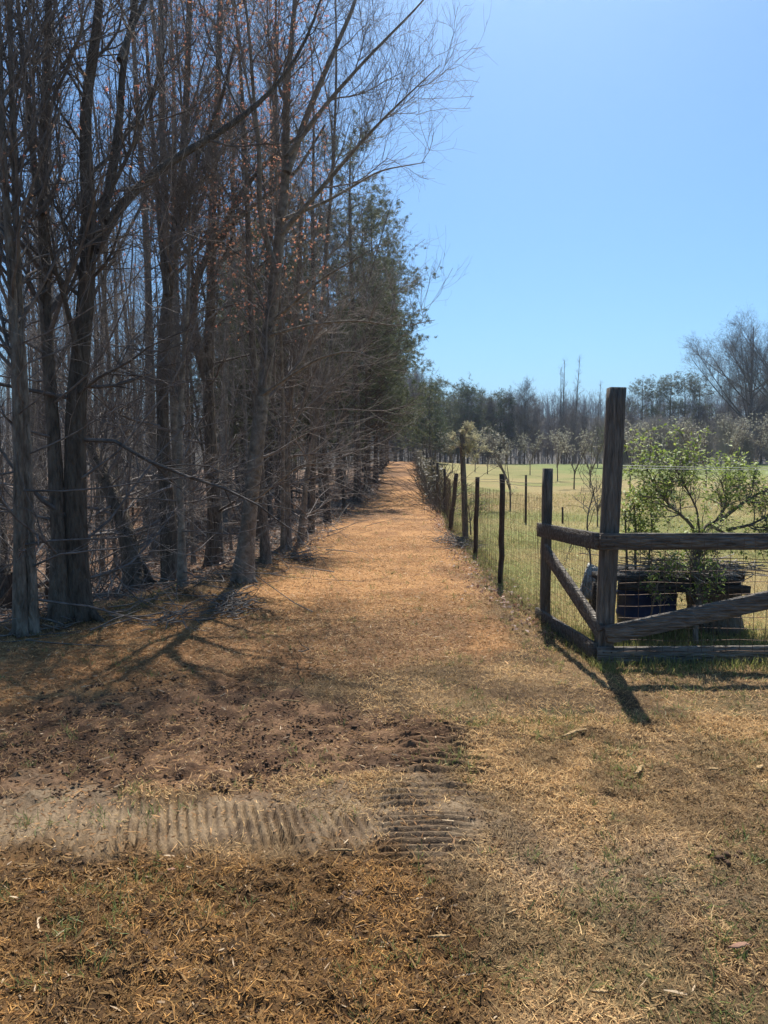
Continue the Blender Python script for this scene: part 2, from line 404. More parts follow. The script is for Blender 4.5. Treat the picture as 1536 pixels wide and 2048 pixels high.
for cnt, y0, y1, sz in bands(330000):
    x, y = scatter(cnt, y0, y1); f = zones(x, y)
    p = .05 + .95 * f['mulch'] + .16 * f['soil'] + .45 * f['brown'] + .05 * f['dust']
    p *= (1 - .8 * f['woods']) * (1 - f['field']); p *= .5 + .9 * fbm(x, y, .4, 52)
    k = rng.random(cnt) < p; x, y = x[k], y[k]; n = len(x)
    c = pick((.48, .275, .115), (.27, .13, .05), n, .4) * (.6 + .65 * sstep(.62, .4, fbm(x, y * .45, 1.3, 37, 4)))[:, None]; fb = zones(x, y)['brown']; c = mix(c, pick((.26, .15, .05), (.13, .07, .025), n, .4), fb); pale = rng.random(n) < .05; c[pale] = pick((.6, .45, .28), (.55, .4, .25), pale.sum())
    chips.add(*blades(x, y, (.008 + rng.gamma(2.0, .010, n)) * sz, rng.uniform(.0025, .008, n) * sz, rng.uniform(-.05, .3, n), c, .12))
chips.build('wood_chips', M_straw, kind='stuff', label='orange brown shredded mulch and wood chips laid along the path')
# green and half-green blades, in tufts
for cnt, y0, y1, sz in bands(32000):
    x, y = scatter(cnt, y0, y1, .6); f = zones(x, y)
    tuft = sstep(.52, .72, fbm(x, y, .3, 61, 2)) * .8 + .2 * sstep(.5, .7, fbm(x, y, 1.6, 62, 2)) + .4 * sstep(.54, .68, fbm(x, y, 1.1, 38, 3)) * sstep(0, 1.2, x)
    edge = np.exp(-((x - fence_x(y)) / .35) ** 2) * (y > 4.6)
    p = tuft * (.55 - .45 * f['soil'] - .3 * f['mulch'] + .25 * f['field'] - .1 * f['brown']) * (1 - .85 * f['woods']) + .7 * edge * (rng.random(cnt) < .5)  - .12 * f['dust']
    k = rng.random(cnt) < p; x, y = x[k], y[k]; n = len(x)
    m_ = 7; x = np.repeat(x, m_) + rng.normal(0, .014 * sz, n * m_); y = np.repeat(y, m_) + rng.normal(0, .014 * sz, n * m_)
    n = len(x); c = pick((.10, .17, .035), (.24, .25, .08), n, .35)
    grass.add(*blades(x, y, rng.uniform(.02, .06, n) * sz, rng.uniform(.0018, .0034, n) * sz, rng.uniform(.3, 1.2, n), c, .3, flat=False))
# longer grass beneath the corner fence and along the fence line
n = 26000
y = np.concatenate([rng.uniform(5.0, 6.2, n // 2), rng.uniform(5.3, 30, n // 2)]); x = np.concatenate([rng.uniform(1.55, 4.0, n // 2), np.zeros(n // 2)])
x[n // 2:] = fence_x(y[n // 2:]) + rng.normal(.02, .1, n // 2)
k = rng.random(n) < fbm(x, y, .35, 66) * 1.4 - .1; x, y = x[k], y[k]; n = len(x)
grass.add(*blades(x, y, rng.uniform(.03, .10, n), rng.uniform(.002, .004, n) * (1 + y / 14), rng.uniform(.6, 1.45, n), pick((.14, .19, .035), (.38, .32, .14), n, .3), .3, flat=False))
# the field itself
for cnt, y0, y1, sz in ((90000, 5.5, 14, 1.2), (90000, 14, 32, 2.4)):
    x, y = scatter(cnt, y0, y1, .62); k = x > fence_x(y) - .1; x, y = x[k], y[k]; n = len(x)
    k = rng.random(n) < .3 + .9 * fbm(x, y, .8, 67); x, y = x[k], y[k]; n = len(x)
    g = sstep(.4, .6, fbm(x, y, 3.5, 33, 3))
    c = mix(pick((.46, .35, .16), (.32, .26, .11), n, .3), pick((.18, .23, .05), (.28, .28, .09), n, .3), g * .55)
    grass.add(*blades(x, y, rng.uniform(.025, .08, n) * (sz * .6 + .4), rng.uniform(.0022, .004, n) * sz, rng.uniform(.3, 1.4, n), c, .3, flat=False))
grass.build('grass', M_leaf, kind='stuff', label='short green and yellowing grass in tufts by the fence and over the field')
# dead leaves in the wood
def leaves(x, y, size, col, lift=None, z=None):
    n = len(x); a = rng.uniform(0, 6.283, n); t = rng.normal(0, .5, n); r = rng.normal(0, .5, n)
    d = np.stack([np.cos(a) * np.cos(t), np.sin(a) * np.cos(t), np.sin(t)], -1)
    s_ = np.stack([-np.sin(a) * np.cos(r), np.cos(a) * np.cos(r), np.sin(r)], -1)
    nn = np.cross(d, s_)
    if z is None: z = H(x, y) + .012 + rng.uniform(0, .03, n)
    P = np.stack([x, y, z], -1); S = size[:, None]
    V = np.stack([P - d * S * .5, P + s_ * S * .3 + nn * S * .16, P + d * S * .5 + nn * S * .08, P - s_ * S * .3 + nn * S * .16], 1)
    q = np.arange(n * 4).reshape(n, 4)
    return V.reshape(-1, 3), np.stack([q[:, 0], q[:, 1], q[:, 2], q[:, 3]], -1), np.repeat(col, 4, 0)
x = rng.uniform(-30, 0, 260000); y = np.sqrt(rng.uniform(16, 45 ** 2, 260000)); k = (edge_x(y) - x > -.1 + .5 * rng.random(len(x)) - .3) & (x > -.62 * y - 1) & (rng.random(len(x)) < np.clip(12 / y, .2, 1))
x, y = x[k], y[k]; n = len(x)
litter.add(*leaves(x, y, rng.uniform(.03, .07, n) * (1 + y / 20), pick((.30, .185, .12), (.17, .105, .07), n, .35)))
n = 2600; y = rng.uniform(6, 32, n); x = fence_x(y) - .18 + rng.normal(0, .16, n)
litter.add(*leaves(x, y, rng.uniform(.03, .06, n), pick((.30, .16, .10), (.2, .11, .07), n, .35)))
litter.build('leaf_litter', M_leaf, kind='stuff', label='brown dead leaves covering the sloping floor of the wood')

# ------------------------------------------------------------------ trees
UP = np.array([0, 0, 1.])
def spawn(P, R, count, t0, t1, L, ang, trop, k, rfac, jit, rmin, power=1.0, lenprof=None, rcap=.02, sfac=0):
    m, K, _ = P.shape
    seglen = np.linalg.norm(P[:, -1] - P[:, 0], axis=1); w_ = seglen / seglen.sum()
    par = rng.choice(m, count, p=w_); t = t0 + (t1 - t0) * rng.random(count) ** power
    u = t * (K - 1); i = np.minimum(u.astype(int), K - 2); fr = (u - i)[:, None]
    p0 = P[par, i] * (1 - fr) + P[par, i + 1] * fr; T = P[par, i + 1] - P[par, i]; T /= np.linalg.norm(T, axis=1, keepdims=True) + 1e-9
    pr = R[par, i] * (1 - fr[:, 0]) + R[par, i + 1] * fr[:, 0]
    rv = rng.normal(size=(count, 3)); perp = rv - T * (rv * T).sum(1, keepdims=True); perp /= np.linalg.norm(perp, axis=1, keepdims=True) + 1e-9
    a = np.radians(rng.normal(ang, 9, count))[:, None]
    d = np.cos(a) * T + np.sin(a) * perp
    ln = L * rng.uniform(.55, 1.25, count) * (lenprof(t) if lenprof else 1)
    if sfac: ln = ln * np.clip(seglen[par] / sfac, .42, 1)
    r0 = np.minimum(np.minimum(pr * rfac, ln * rcap), .2); r0 = np.maximum(r0, rmin)
    Q = np.zeros((count, k, 3)); Q[:, 0] = p0; st = (ln / (k - 1))[:, None]
    for j in range(1, k):
        d = d + UP * trop + rng.normal(0, jit, (count, 3)); d /= np.linalg.norm(d, axis=1, keepdims=True)
        Q[:, j] = Q[:, j - 1] + d * st
    tt = np.linspace(0, 1, k)[None]; RR = np.maximum(r0[:, None] * (1 - .72 * tt), rmin * .75)
    return Q, RR
def resample(pts, rad, k):
    pts = np.array(pts, float); rad = np.array(rad, float)
    s = np.concatenate([[0], np.cumsum(np.linalg.norm(np.diff(pts, axis=0), axis=1))]); u = np.linspace(0, s[-1], k)
    # smooth through a light corner-cutting
    P = np.stack([np.interp(u, s, pts[:, i]) for i in range(3)], -1)
    for _ in range(2): P[1:-1] = .25 * P[:-2] + .5 * P[1:-1] + .25 * P[2:]
    return P, np.interp(u, s, rad)
def straight_trunk(h, r, lean=.02, wob=.035, k=22, sweep=0):
    z = np.linspace(0, 1, k); P = np.zeros((k, 3)); P[:, 2] = z * h
    a, b = rng.uniform(0, 6.28, 2); A = rng.normal(0, lean, 2) * h
    P[:, 0] = A[0] * z + wob * h * .3 * np.sin(z * 7 + a) * z; P[:, 1] = A[1] * z + wob * h * .3 * np.sin(z * 6 + b) * z
    P[:, 0] += sweep * h * z ** 2
    R = r * (1 - .86 * z ** 1.1) ; R[0] *= 1.35; R[1] *= 1.08
    return P, np.maximum(R, .008)
def crown_of(stems, n1=46, t0=.32, L1=3.6, ang1=48, n2=420, n3=2600, n4=9000, lower=26, lowL=2.0, fine=.0013, thick=1.0, buds=0, trop=.10, twig_len=.42, jit=.13):
    """boughs, branches and twigs for a list of (P, R) stems -> Geo, and the bud points"""
    g = Geo(); K = 14
    PS = []; RS = []
    for P, R in stems:
        p, r = resample(P, R, K); PS.append(p); RS.append(r)
    PS = np.array(PS); RS = np.array(RS)
    b1, r1 = spawn(PS, RS, n1, t0, .98, L1, ang1, trop, 9, .46, jit, .005, rcap=.015, lenprof=lambda t: 1.15 - .75 * t, sfac=5.0 if len(stems) > 2 else 0)
    g.tubes(b1, r1, 5)
    b2, r2 = spawn(b1, r1, n2, .15, 1, L1 * .42, 42, trop * .7, 7, .62, jit * 1.2, thick * .003)
    g.tubes(b2, r2, 4)
    b3, r3 = spawn(np.concatenate([resample3(b1, 7), b2]), np.concatenate([resample3r(r1, 7), r2]), n3, .15, 1, L1 * .19, 40, trop * .6, 5, .6, jit * 1.4, thick * .0019)
    g.tubes(b3, r3, 3)
    b4 = None
    if n4:
        b4, r4 = spawn(b3, r3, n4, .15, 1, twig_len * .7, 38, .1, 4, .7, .2, fine)
        g.tubes(b4, r4, 3)
    if lower:
        l1, lr1 = spawn(PS, RS, lower, .05, .45, lowL, 78, .03, 8, .22, .16, .004)
        g.tubes(l1, lr1, 4)
        l2, lr2 = spawn(l1, lr1, lower * 7, .2, 1, lowL * .38, 45, .03, 5, .6, .2, .0024); g.tubes(l2, lr2, 3)
        l3, lr3 = spawn(l2, lr2, lower * 18, .2, 1, lowL * .17, 45, .02, 3, .7, .2, .0018); g.tubes(l3, lr3, 3)
    src = b4 if b4 is not None else b3
    B = src[rng.choice(len(src), buds)][:, -1] if buds else None
    return g, B
def resample3(P, k):
    n, K, _ = P.shape; u = np.linspace(0, K - 1, k); i = np.minimum(u.astype(int), K - 2); f = (u - i)[None, :, None]
    return P[:, i] * (1 - f) + P[:, i + 1] * f
def resample3r(R, k):
    K = R.shape[1]; u = np.linspace(0, K - 1, k); i = np.minimum(u.astype(int), K - 2); f = (u - i)[None]
    return R[:, i] * (1 - f) + R[:, i + 1] * f
def tufts(B, size, per, col1, col2, flatz=1.0, thin=.12, name='foliage', mat=None):
    """small leaf or needle strips around points B"""
    n = len(B) * per; c = np.repeat(B, per, 0) + rng.normal(0, size * .22, (n, 3))
    d = rng.normal(size=(n, 3)); d[:, 2] *= flatz; d[:, 2] += .25; d /= np.linalg.norm(d, axis=1, keepdims=True)
    s_ = np.cross(d, rng.normal(size=(n, 3))); s_ /= np.linalg.norm(s_, axis=1, keepdims=True) + 1e-9
    ln = (size * rng.uniform(.6, 1.2, n))[:, None]
    V = np.stack([c - s_ * ln * thin * .5, c + s_ * ln * thin * .5, c + d * ln * .6 + s_ * ln * thin * .5, c + d * ln], 1)
    q = np.arange(n * 4).reshape(n, 4)
    cc = np.repeat(np.repeat(pick(col1, col2, len(B), .25), per, 0) * rng.uniform(.8, 1.2, (n, 1)), 4, 0)
    return V.reshape(-1, 3), q, cc
def trunk_mesh(stems, mat, sides=12, rough=.02, name='trunk'):
    g = Geo()
    for P, R in stems:
        p, r = resample(P, R, max(18, len(P) * 2))
        r = r * (1 + rng.normal(0, rough, len(r))); g.tubes(p[None], r[None], sides)
    return g.mesh(name, mat, smooth=True)
class Kind:
    """one tree's meshes, shared by its copies"""
    def __init__(s, trunk, crown, extra=None): s.trunk = trunk; s.crown = crown; s.extra = extra
def plant(kind, name, loc, rz=0, sc=1, label=None, cat='tree', group=None, lean=0):
    e = empty(name, loc, rz, label=label, cat=cat, group=group); e.scale = (sc, sc, sc)
    if lean: e.rotation_euler = (rng.normal(0, lean), rng.normal(0, lean), rz)
    obj('trunk', kind.trunk, e); obj('crown', kind.crown, e)
    if kind.extra is not None: obj(kind.extra[0], kind.extra[1], e)
    return e
def cover_mesh(name, V, q, c, mat): return mesh_np(name, V, q, mats=[mat], col=c)

# --- trees seen close, each traced from its own stem
def px_stem(pts, Y, widths, dY=None):
    n = len(pts); ys = np.interp(np.linspace(0, 1, n), [0, 1], [0, dY or 0])
    P = [at(p[0], p[1], Y + ys[i]) for i, p in enumerate(pts)]; R = [w_ / 2 * (Y + ys[i]) / FPX for i, w_ in enumerate(widths)]
    return np.array(P), np.array(R)
def W(n, a, b): return list(np.linspace(a, b, n))
def hero(name, base_px, stems_px, mat, twmat, label, group='trees along the edge of the wood', Y=None, **ck):
    b = gp(*base_px); Y = Y or b[1]; stems = []
    for i, (pts, w0, w1, dy) in enumerate(stems_px):
        P, R = px_stem(pts, Y, W(len(pts), w0, w1), dy)
        if i == 0:
            R[0] *= 1.5; P[0, 2] -= .08
        P = P - np.array([b[0], Y, b[2]]); stems.append((P, R))
    e = empty(name, (b[0], Y, b[2]), label=label, cat='tree', group=group)
    rb = stems[0][1][0] / 1.5; roots = []
    for q_ in range(5):
        an = q_ * 1.257 + rng.uniform(-.4, .4); L_ = rb * rng.uniform(1.7, 2.6); u_ = np.array([math.cos(an), math.sin(an), 0])
        zz_ = float(H(b[0] + u_[0] * L_, Y + u_[1] * L_)) - b[2]
        roots.append((np.array([u_ * rb * .15 + UP * rb * 3.4, u_ * rb * .75 + UP * rb * 1.3, u_ * L_ * .55 + UP * (zz_ * .5 + rb * .35), u_ * L_ + UP * (zz_ - .02)]), np.array([.45, .55, .42, .12]) * rb))
    obj('trunk', trunk_mesh(stems + roots, mat, 14, .035), e)
    bu = ck.pop('bud_cols', None)
    g, B = crown_of(stems, **ck); obj('crown', g.mesh('crown', M_twig), e)
    if B is not None:
        B = B[(B[:, 0] + b[0] < -.075 * (B[:, 1] + Y)) & (B[:, 2] + b[2] > 3.0)]
        V, q, c = tufts(B, .018, 8, bu[0], bu[1], 1, .5); obj('blossom', cover_mesh('blossom', V, q, c, M_blossom), e)
    return e
RED = ((.68, .28, .20), (.60, .36, .20))
hero('bare_tree', (485, 1163), [
    ([(485, 1163), (492, 1090), (503, 990), (517, 860), (533, 730), (546, 600), (557, 480), (568, 400), (577, 325), (568, 240), (575, 150), (590, 20), (600, -170)], 36, 6, .3),
    ([(574, 345), (612, 235), (660, 120), (705, 20), (745, -110)], 15, 4, .8),
    ([(552, 545), (515, 420), (522, 320), (508, 210), (500, 80), (480, -80)], 12, 4, -.5),
    ([(560, 470), (640, 380), (730, 275), (805, 200), (880, 130)], 11, 1.2, -.3),
    ([(577, 310), (650, 210), (740, 110), (835, 15), (880, -40)], 10, 1.2, .2),
    ([(563, 440), (660, 400), (760, 340), (850, 325)], 8, 1.2, .9),
    ([(525, 790), (590, 745), (640, 715), (700, 700), (760, 720)], 6, 2, -.6),
    ([(540, 670), (620, 648), (720, 640), (800, 655), (870, 640)], 6, 1, -.2),
    ([(548, 640), (640, 560), (740, 500), (820, 560), (880, 690)][:3], 8, 1.2, -.5),
    ([(500, 1010), (560, 960), (600, 930), (660, 925)], 5, 2, -.7)],
    M_barkpale, M_twig, 'pale grey tree on the path edge, its forked crown leaning out over the path', n1=52, t0=.25, L1=1.7, ang1=38, n2=380, n3=1800, n4=4600, lower=10,
    lowL=1.6, buds=3600, bud_cols=RED)
hero('bare_tree', (152, 1232), [
    ([(152, 1232), (152, 1100), (150, 950), (150, 800), (165, 680), (175, 560), (182, 450), (172, 330), (166, 220), (190, 100), (200, 0), (208, -140)], 48, 12, .2),
    ([(190, 500), (225, 428), (262, 385), (330, 328), (400, 288), (480, 240), (560, 170), (620, 70), (650, -30)], 23, 3, 1.6),
    ([(205, 440), (228, 330), (240, 240), (245, 130), (272, 0), (300, -150)], 20, 7, .5),
    ([(240, 120), (262, 60), (290, 0), (330, -70)], 14, 5, .8),
    ([(160, 720), (130, 600), (105, 520), (90, 430)], 12, 4, -.5)],
    M_barkdark, M_twig, 'stout dark tree at left with a heavy limb reaching right and up', n1=36, t0=.4, L1=1.9, n2=200, n3=800, n4=2000, lower=9, lowL=2.2, buds=260, bud_cols=RED)
hero('bare_tree', (118, 1238), [
    ([(118, 1238), (118, 1100), (114, 1000), (108, 880), (100, 760), (90, 640), (88, 500), (84, 350), (90, 200), (96, 50), (102, -130)], 32, 12, .5),
    ([(88, 430), (66, 320), (56, 200), (40, 60), (30, -80)], 15, 6, .4)],
    M_barkdark, M_twig, 'dark straight tree close against the left side of the stout limbed one', n1=45, t0=.4, L1=2.0, n2=160, n3=650, n4=1400, lower=12, lowL=2)
hero('bare_tree', (40, 1268), [
    ([(40, 1268), (38, 1100), (37, 950), (35, 800), (28, 650), (20, 500), (8, 350), (2, 200), (-5, 0), (-8, -100)], 23, 9, .2)],
    M_barkmid, M_twig, 'left trunk of the grey brown pair at the left border', n1=36, t0=.4, L1=2.0, n2=90, n3=330, n4=700, lower=8, lowL=2.2)
hero('bare_tree', (64, 1263), [
    ([(64, 1263), (60, 1100), (57, 950), (50, 800), (40, 650), (33, 520), (32, 400), (24, 200), (18, 0), (20, -110)], 21, 8, .3)],
    M_barkmid, M_twig, 'right trunk of the grey brown pair at the left border', n1=36, t0=.4, L1=2.0, n2=90, n3=330, n4=700, lower=9, lowL=2.4)
hero('bare_tree', (22, 1222), [
    ([(28, 1222), (12, 1170), (-15, 1100), (-60, 1000), (-110, 850)], 44, 22, .3)],
    M_barkdark, M_twig, 'dark trunk leaning out of the picture behind the grey brown pair', n1=16, t0=.4, L1=1.8, n2=120, n3=700, n4=1500, lower=8)
hero('bare_tree', (276, 1176), [
    ([(276, 1176), (258, 1085), (238, 1015), (206, 950), (180, 890), (160, 800), (150, 680)], 38, 14, .5)],
    M_barkdark, M_twigpale, 'dark crooked trunk leaning left from the bank, short and broken', n1=20, t0=.4, L1=1.8, n2=140, n3=800, n4=2000, lower=14, lowL=2.2)
hero('bare_tree', (344, 1165), [
    ([(344, 1165), (334, 1000), (323, 850), (326, 700), (332, 600), (346, 500), (361, 410), (368, 300), (375, 150), (382, -120)], 30, 9, .4),
    ([(334, 590), (322, 470), (312, 350), (300, 200), (290, 30)], 14, 5, .5),
    ([(362, 400), (400, 300), (440, 210), (470, 90)], 12, 4, -.3)],
    M_barkdark, M_twig, 'straight dark tree forking high up, just left of a thin pale stem', n1=50, t0=.35, L1=1.9, n2=280, n3=1300, n4=3200, lower=14, lowL=1.8, buds=1600, bud_cols=RED)
hero('bare_tree', (364, 1172), [
    ([(364, 1172), (363, 1050), (358, 900), (363, 760), (374, 640), (380, 500), (378, 350)], 15, 5, .2)],
    M_barkpale, M_twigpale, 'thin pale stem rising from the bank beside the straight dark tree', n1=22, t0=.35, L1=1.3, n2=180, n3=1000, n4=2500, lower=12)
hero('bare_tree', (428, 1132), [
    ([(428, 1132), (432, 1000), (422, 900), (414, 800), (418, 650), (428, 560), (420, 470), (428, 350), (436, 200), (440, 0), (450, -200)], 28, 8, .4),
    ([(414, 760), (385, 660), (383, 590), (392, 550), (425, 495), (457, 437), (480, 385), (530, 325), (600, 270)], 20, 5, -.3),
    ([(425, 500), (470, 440), (520, 400), (590, 350), (650, 250)], 12, 4, .5)],
    M_barkmid, M_twig, 'grey brown tree left of the leaning pale tree, with a rust tinted crown', n1=50, t0=.3, L1=1.8, n2=320, n3=1600, n4=4200, lower=12, lowL=1.8, buds=5600, bud_cols=RED)
hero('bare_tree', (314, 1112), [
    ([(314, 1112), (309, 1000), (304, 850), (300, 700), (296, 520), (285, 350), (270, 150), (262, -50)], 20, 7, .4)],
    M_barkmid, M_twig, 'slim tree rooted in the hollow left of the straight dark tree', n1=36, t0=.35, L1=2.0, n2=180, n3=800, n4=1700, lower=10)
hero('bare_tree', (572, 1100), [
    ([(572, 1100), (572, 950), (580, 800), (592, 650), (600, 520), (604, 400)], 17, 6, .3)],
    M_barkmid, M_twig, 'slim dark tree right of the leaning pale tree, at the edge of the mulch', n1=40, t0=.3, L1=1.7, n2=180, n3=800, n4=1700, lower=10)
hero('bare_tree', (600, 1090), [
    ([(600, 1090), (612, 960), (640, 800), (660, 700), (690, 600)], 11, 5, .3)],
    M_barkpale, M_twigpale, 'thin pale stem leaning right over the path edge', n1=20, t0=.3, L1=1.5, n2=150, n3=700, n4=1800, lower=8)

# --- shared kinds of wood trees
def wood_kind(h, r, mat, tw, buds=0, **k):
    st = [straight_trunk(h, r)]
    if rng.random() < .5:
        P, R = st[0]; i = int(rng.uniform(7, 13)); d = np.array([rng.normal(0, .25), rng.normal(0, .25), 1.0]); n = 12
        L = h * .9 - P[i, 2]; Q = P[i] + np.outer(np.linspace(0, 1, n), d * L) + np.outer(np.sin(np.linspace(0, 3, n)), rng.normal(0, .25, 3) * [1, 1, 0])
        st.append((Q, np.linspace(R[i] * .75, .012, n)))
    g, B = crown_of(st, buds=buds, **k)
    ex = None
    if B is not None:
        V, q, c = tufts(B, .032, 4, RED[0], RED[1], 1, .5); ex = ('blossom', cover_mesh('blossom', V, q, c, M_blossom))
    return Kind(trunk_mesh(st, mat, 8), g.mesh('crown', tw), ex)
kinds = [wood_kind(rng.uniform(13, 17), rng.uniform(.08, .15), m_, t_, buds=b_, n1=20, t0=.46, L1=2.5, ang1=38, n2=120, n3=460, n4=900, lower=6, lowL=1.3)
         for m_, t_, b_ in ((M_barkdark, M_twig, 0), (M_barkmid, M_twig, 0), (M_barkpale, M_twigpale, 0), (M_barkdark, M_twig, 260), (M_barkmid, M_twig, 0), (M_barkmid, M_twig, 400), (M_barkdark, M_twig, 0))]
slims = [wood_kind(rng.uniform(11, 14), rng.uniform(.045, .065), m_, t_, n1=14, t0=.5, L1=1.7, ang1=30, n2=70, n3=300, n4=600, lower=5, lowL=.9) for m_, t_ in ((M_barkmid, M_twig), (M_barkpale, M_twig), (M_barkdark, M_twig))]
poles = [wood_kind(rng.uniform(6, 9), rng.uniform(.025, .045), m_, t_, n1=16, t0=.35, L1=1.1, ang1=40, n2=80, n3=330, n4=500, lower=6, lowL=1.1)
         for m_, t_ in ((M_barkpale, M_twigpale), (M_barkmid, M_twig), (M_barkdark, M_twigpale))]
placed = []
def free(x, y, d): return all((x - a) ** 2 + (y - b) ** 2 > d * d for a, b in placed)
for (ya, yb, want_n, xa, xb) in ((10.5, 20, 7, 1.8, 9), (20, 32, 9, 3.5, 15), (32, 46, 14, 2, 24), (46, 84, 80, 1.5, 50)):
    cnt = 0; tries = 0
    while cnt < want_n and tries < 4000:
        tries += 1
        y = rng.uniform(ya, yb); x = edge_x(y) - rng.uniform(xa, xb)
        if x < -.6 * y - 1.5 or not free(x, y, 1.3 + .012 * y): continue
        placed.append((x, y)); cnt += 1
        k = kinds[int(rng.integers(len(kinds)))]
        far_in = ya > 40
        plant(k, 'bare_tree', (x, y, float(H(x, y)) - .05), rng.uniform(0, 6.28), rng.uniform(.8, 1.12),
              'leafless tree at the back of the wood, seen small between the nearer trunks' if far_in else 'slender leafless tree standing inside the wood behind the trees of its edge',
              group='leafless trees at the back of the wood' if far_in else 'leafless trees inside the wood', lean=.03)
cnt = 0; tries = 0
while cnt < 32 and tries < 5000:
    tries += 1
    y = rng.uniform(10, 38); x = edge_x(y) - rng.uniform(.6, 14)
    if x < -.57 * y or not free(x, y, .7): continue
    placed.append((x, y)); cnt += 1
    plant(slims[int(rng.integers(3))], 'bare_tree', (x, y, float(H(x, y)) - .05), rng.uniform(0, 6.28), rng.uniform(.8, 1.15),
          'very slim upright leafless tree, one of many thin trunks filling the wood', group='very slim upright trees in the wood', lean=.035)
cnt = 0; tries = 0
while cnt < 55 and tries < 5000:
    tries += 1
    y = math.sqrt(rng.uniform(7 ** 2, 45 ** 2)); x = rng.uniform(-.6 * y - 1, edge_x(y) - .15)
    if not free(x, y, .5): continue
    placed.append((x, y)); cnt += 1
    plant(poles[int(rng.integers(3))], 'sapling', (x, y, float(H(x, y)) - .03), rng.uniform(0, 6.28), rng.uniform(.5, 1.15),
          'thin leafless pole of a sapling among the bigger trunks of the wood', cat='sapling', group='saplings in the wood', lean=.07)

# --- pines
def pine_kind(h, r, spread, n_br=70, tuft=5200, col=((.065, .082, .04), (.14, .15, .07)), t0=.22, needle=.11, per=6):
    P, R = straight_trunk(h, r, .01, .02)
    p, rr = resample(P, R, 14); g = Geo()
    b1, r1 = spawn(p[None], rr[None], n_br, t0, .99, spread, 74, .07, 8, .35, .10, .008, lenprof=lambda t: (1.12 - t) ** .7)
    b2, r2 = spawn(b1, r1, n_br * 9, .25, 1, spread * .38, 48, .07, 5, .6, .16, .004)
    b3, r3 = spawn(b2, r2, n_br * 30, .3, 1, spread * .16, 42, .10, 3, .7, .2, .003)
    d1, dr1 = spawn(p[None], rr[None], 26, .06, t0 + .1, spread * .6, 82, -.01, 6, .2, .12, .006)
    g.tubes(b1, r1, 5); g.tubes(b2, r2, 3); g.tubes(b3, r3, 3); g.tubes(d1, dr1, 3)
    tips = np.concatenate([b3[:, -1], b3[:, 1], b2[:, -1]]); B = tips[rng.choice(len(tips), tuft)]
    V, q, c = tufts(B, needle, per, col[0], col[1], .8, .13)
    return Kind(trunk_mesh([(P, R)], M_pinebark, 9), g.mesh('crown', M_pinebark), ('needles', cover_mesh('needles', V, q, c, M_leaf)))
pines = [pine_kind(13.5, .15, 3.1, n_br=58, tuft=5600, per=10, needle=.13), pine_kind(12.5, .13, 2.9, n_br=56, tuft=5800, per=10, needle=.12), pine_kind(14, .16, 3.1, n_br=52, tuft=5000, t0=.28, per=10, needle=.13)]
row = [(27, .3, .98, ''), (32, .3, .98, ''), (36, .0, .95, ''), (41, .3, .93, ''), (47, 0, .95, ''), (53, .2, .9, ''), (60, 0, .9, ''), (66, .2, .85, ''), (73, .2, .8, '')]
for px_, py_, k_, s_, lb_ in ((622, 1066, 1, .72, 'slim leafless tree on the path edge, first beyond the thin pale leaning stem'), (655, 1046, 0, .7, 'slim leafless tree on the path edge, second beyond the thin pale leaning stem'),
                              (690, 1027, 6, .7, 'slim leafless tree on the path edge, last before the first pine'), (532, 1128, 4, .62, 'slim leafless tree close behind the leaning pale tree, at its right')):
    b_ = gp(px_, py_); plant(kinds[k_], 'bare_tree', tuple(b_), rng.uniform(0, 6.28), s_, lb_, group='slim trees on the left path edge', lean=.05); placed.append((b_[0], b_[1]))
for i, (y, off, s, _) in enumerate(row):
    x = float(edge_x(y)) - .2 + off * .6
    plant(pines[i % 3], 'pine_tree', (x, y, float(H(x, y)) - .05), rng.uniform(0, 6.28), s,
          ['pine nearest the camera on the left edge of the mulch path', 'second pine along the left path edge, just behind the nearest one'][i] if i < 2 else 'pine in the row lining the left edge of the path beyond the two nearest',
          cat='pine', group='pines lining the path')
for i in range(20):
    y = rng.uniform(32, 70); x = float(edge_x(y)) - rng.uniform(2.2, 9)
    if i < 5: y = (24, 27.5, 31, 35, 29.5)[i]; x = float(edge_x(y)) - (2.1, 3.6, 2.4, 4.6, 5.6)[i]
    plant(pines[i % 3], 'pine_tree', (x, y, float(H(x, y)) - .05), rng.uniform(0, 6.28), rng.uniform(.7, .95), 'pine standing inside the wood behind the row along the path', cat='pine', group='pines inside the wood')

# --- the treeline beyond the field and at the end of the path
far_pines = [pine_kind(11, .14, 2.6, tuft=3600, needle=.2, per=7, t0=.12), pine_kind(10, .13, 2.4, tuft=3000, needle=.2, per=7, t0=.2, col=((.045, .07, .03), (.09, .11, .04)))]
high_pine = pine_kind(12, .16, 3.0, n_br=34, tuft=850, needle=.24, per=8, t0=.5)
far_bare = [wood_kind(rng.uniform(9, 12), .10, M_barkmid, M_twig, n1=50, t0=.15, L1=2.4, ang1=45, n2=420, n3=2600, n4=6000, lower=8, fine=.005, thick=2.2) for _ in range(4)]
scrub = [wood_kind(rng.uniform(4.5, 6), .06, M_barkmid, M_twigpale, n1=60, t0=.08, L1=2.1, ang1=55, n2=450, n3=2600, n4=6000, lower=12, fine=.006, thick=2.2) for _ in range(3)]
poplar = wood_kind(16, .16, M_barkmid, M_twig, n1=40, t0=.3, L1=1.5, ang1=24, n2=160, n3=600, n4=900, lower=0, fine=.004, thick=2.2)
def far(k, name, px, Y, top_px, h, label, cat='tree', group=None):
    x = (px - 768) / FPX * Y; z = float(H(x, Y)); want = EYE + (905 - top_px) / FPX * Y - z
    return plant(k, name, (x, Y, z - .1), rng.uniform(0, 6.28), want / h, label, cat, group)
G1 = 'leafless trees of the far treeline'; L1_ = 'leafless tree in the treeline beyond the field'
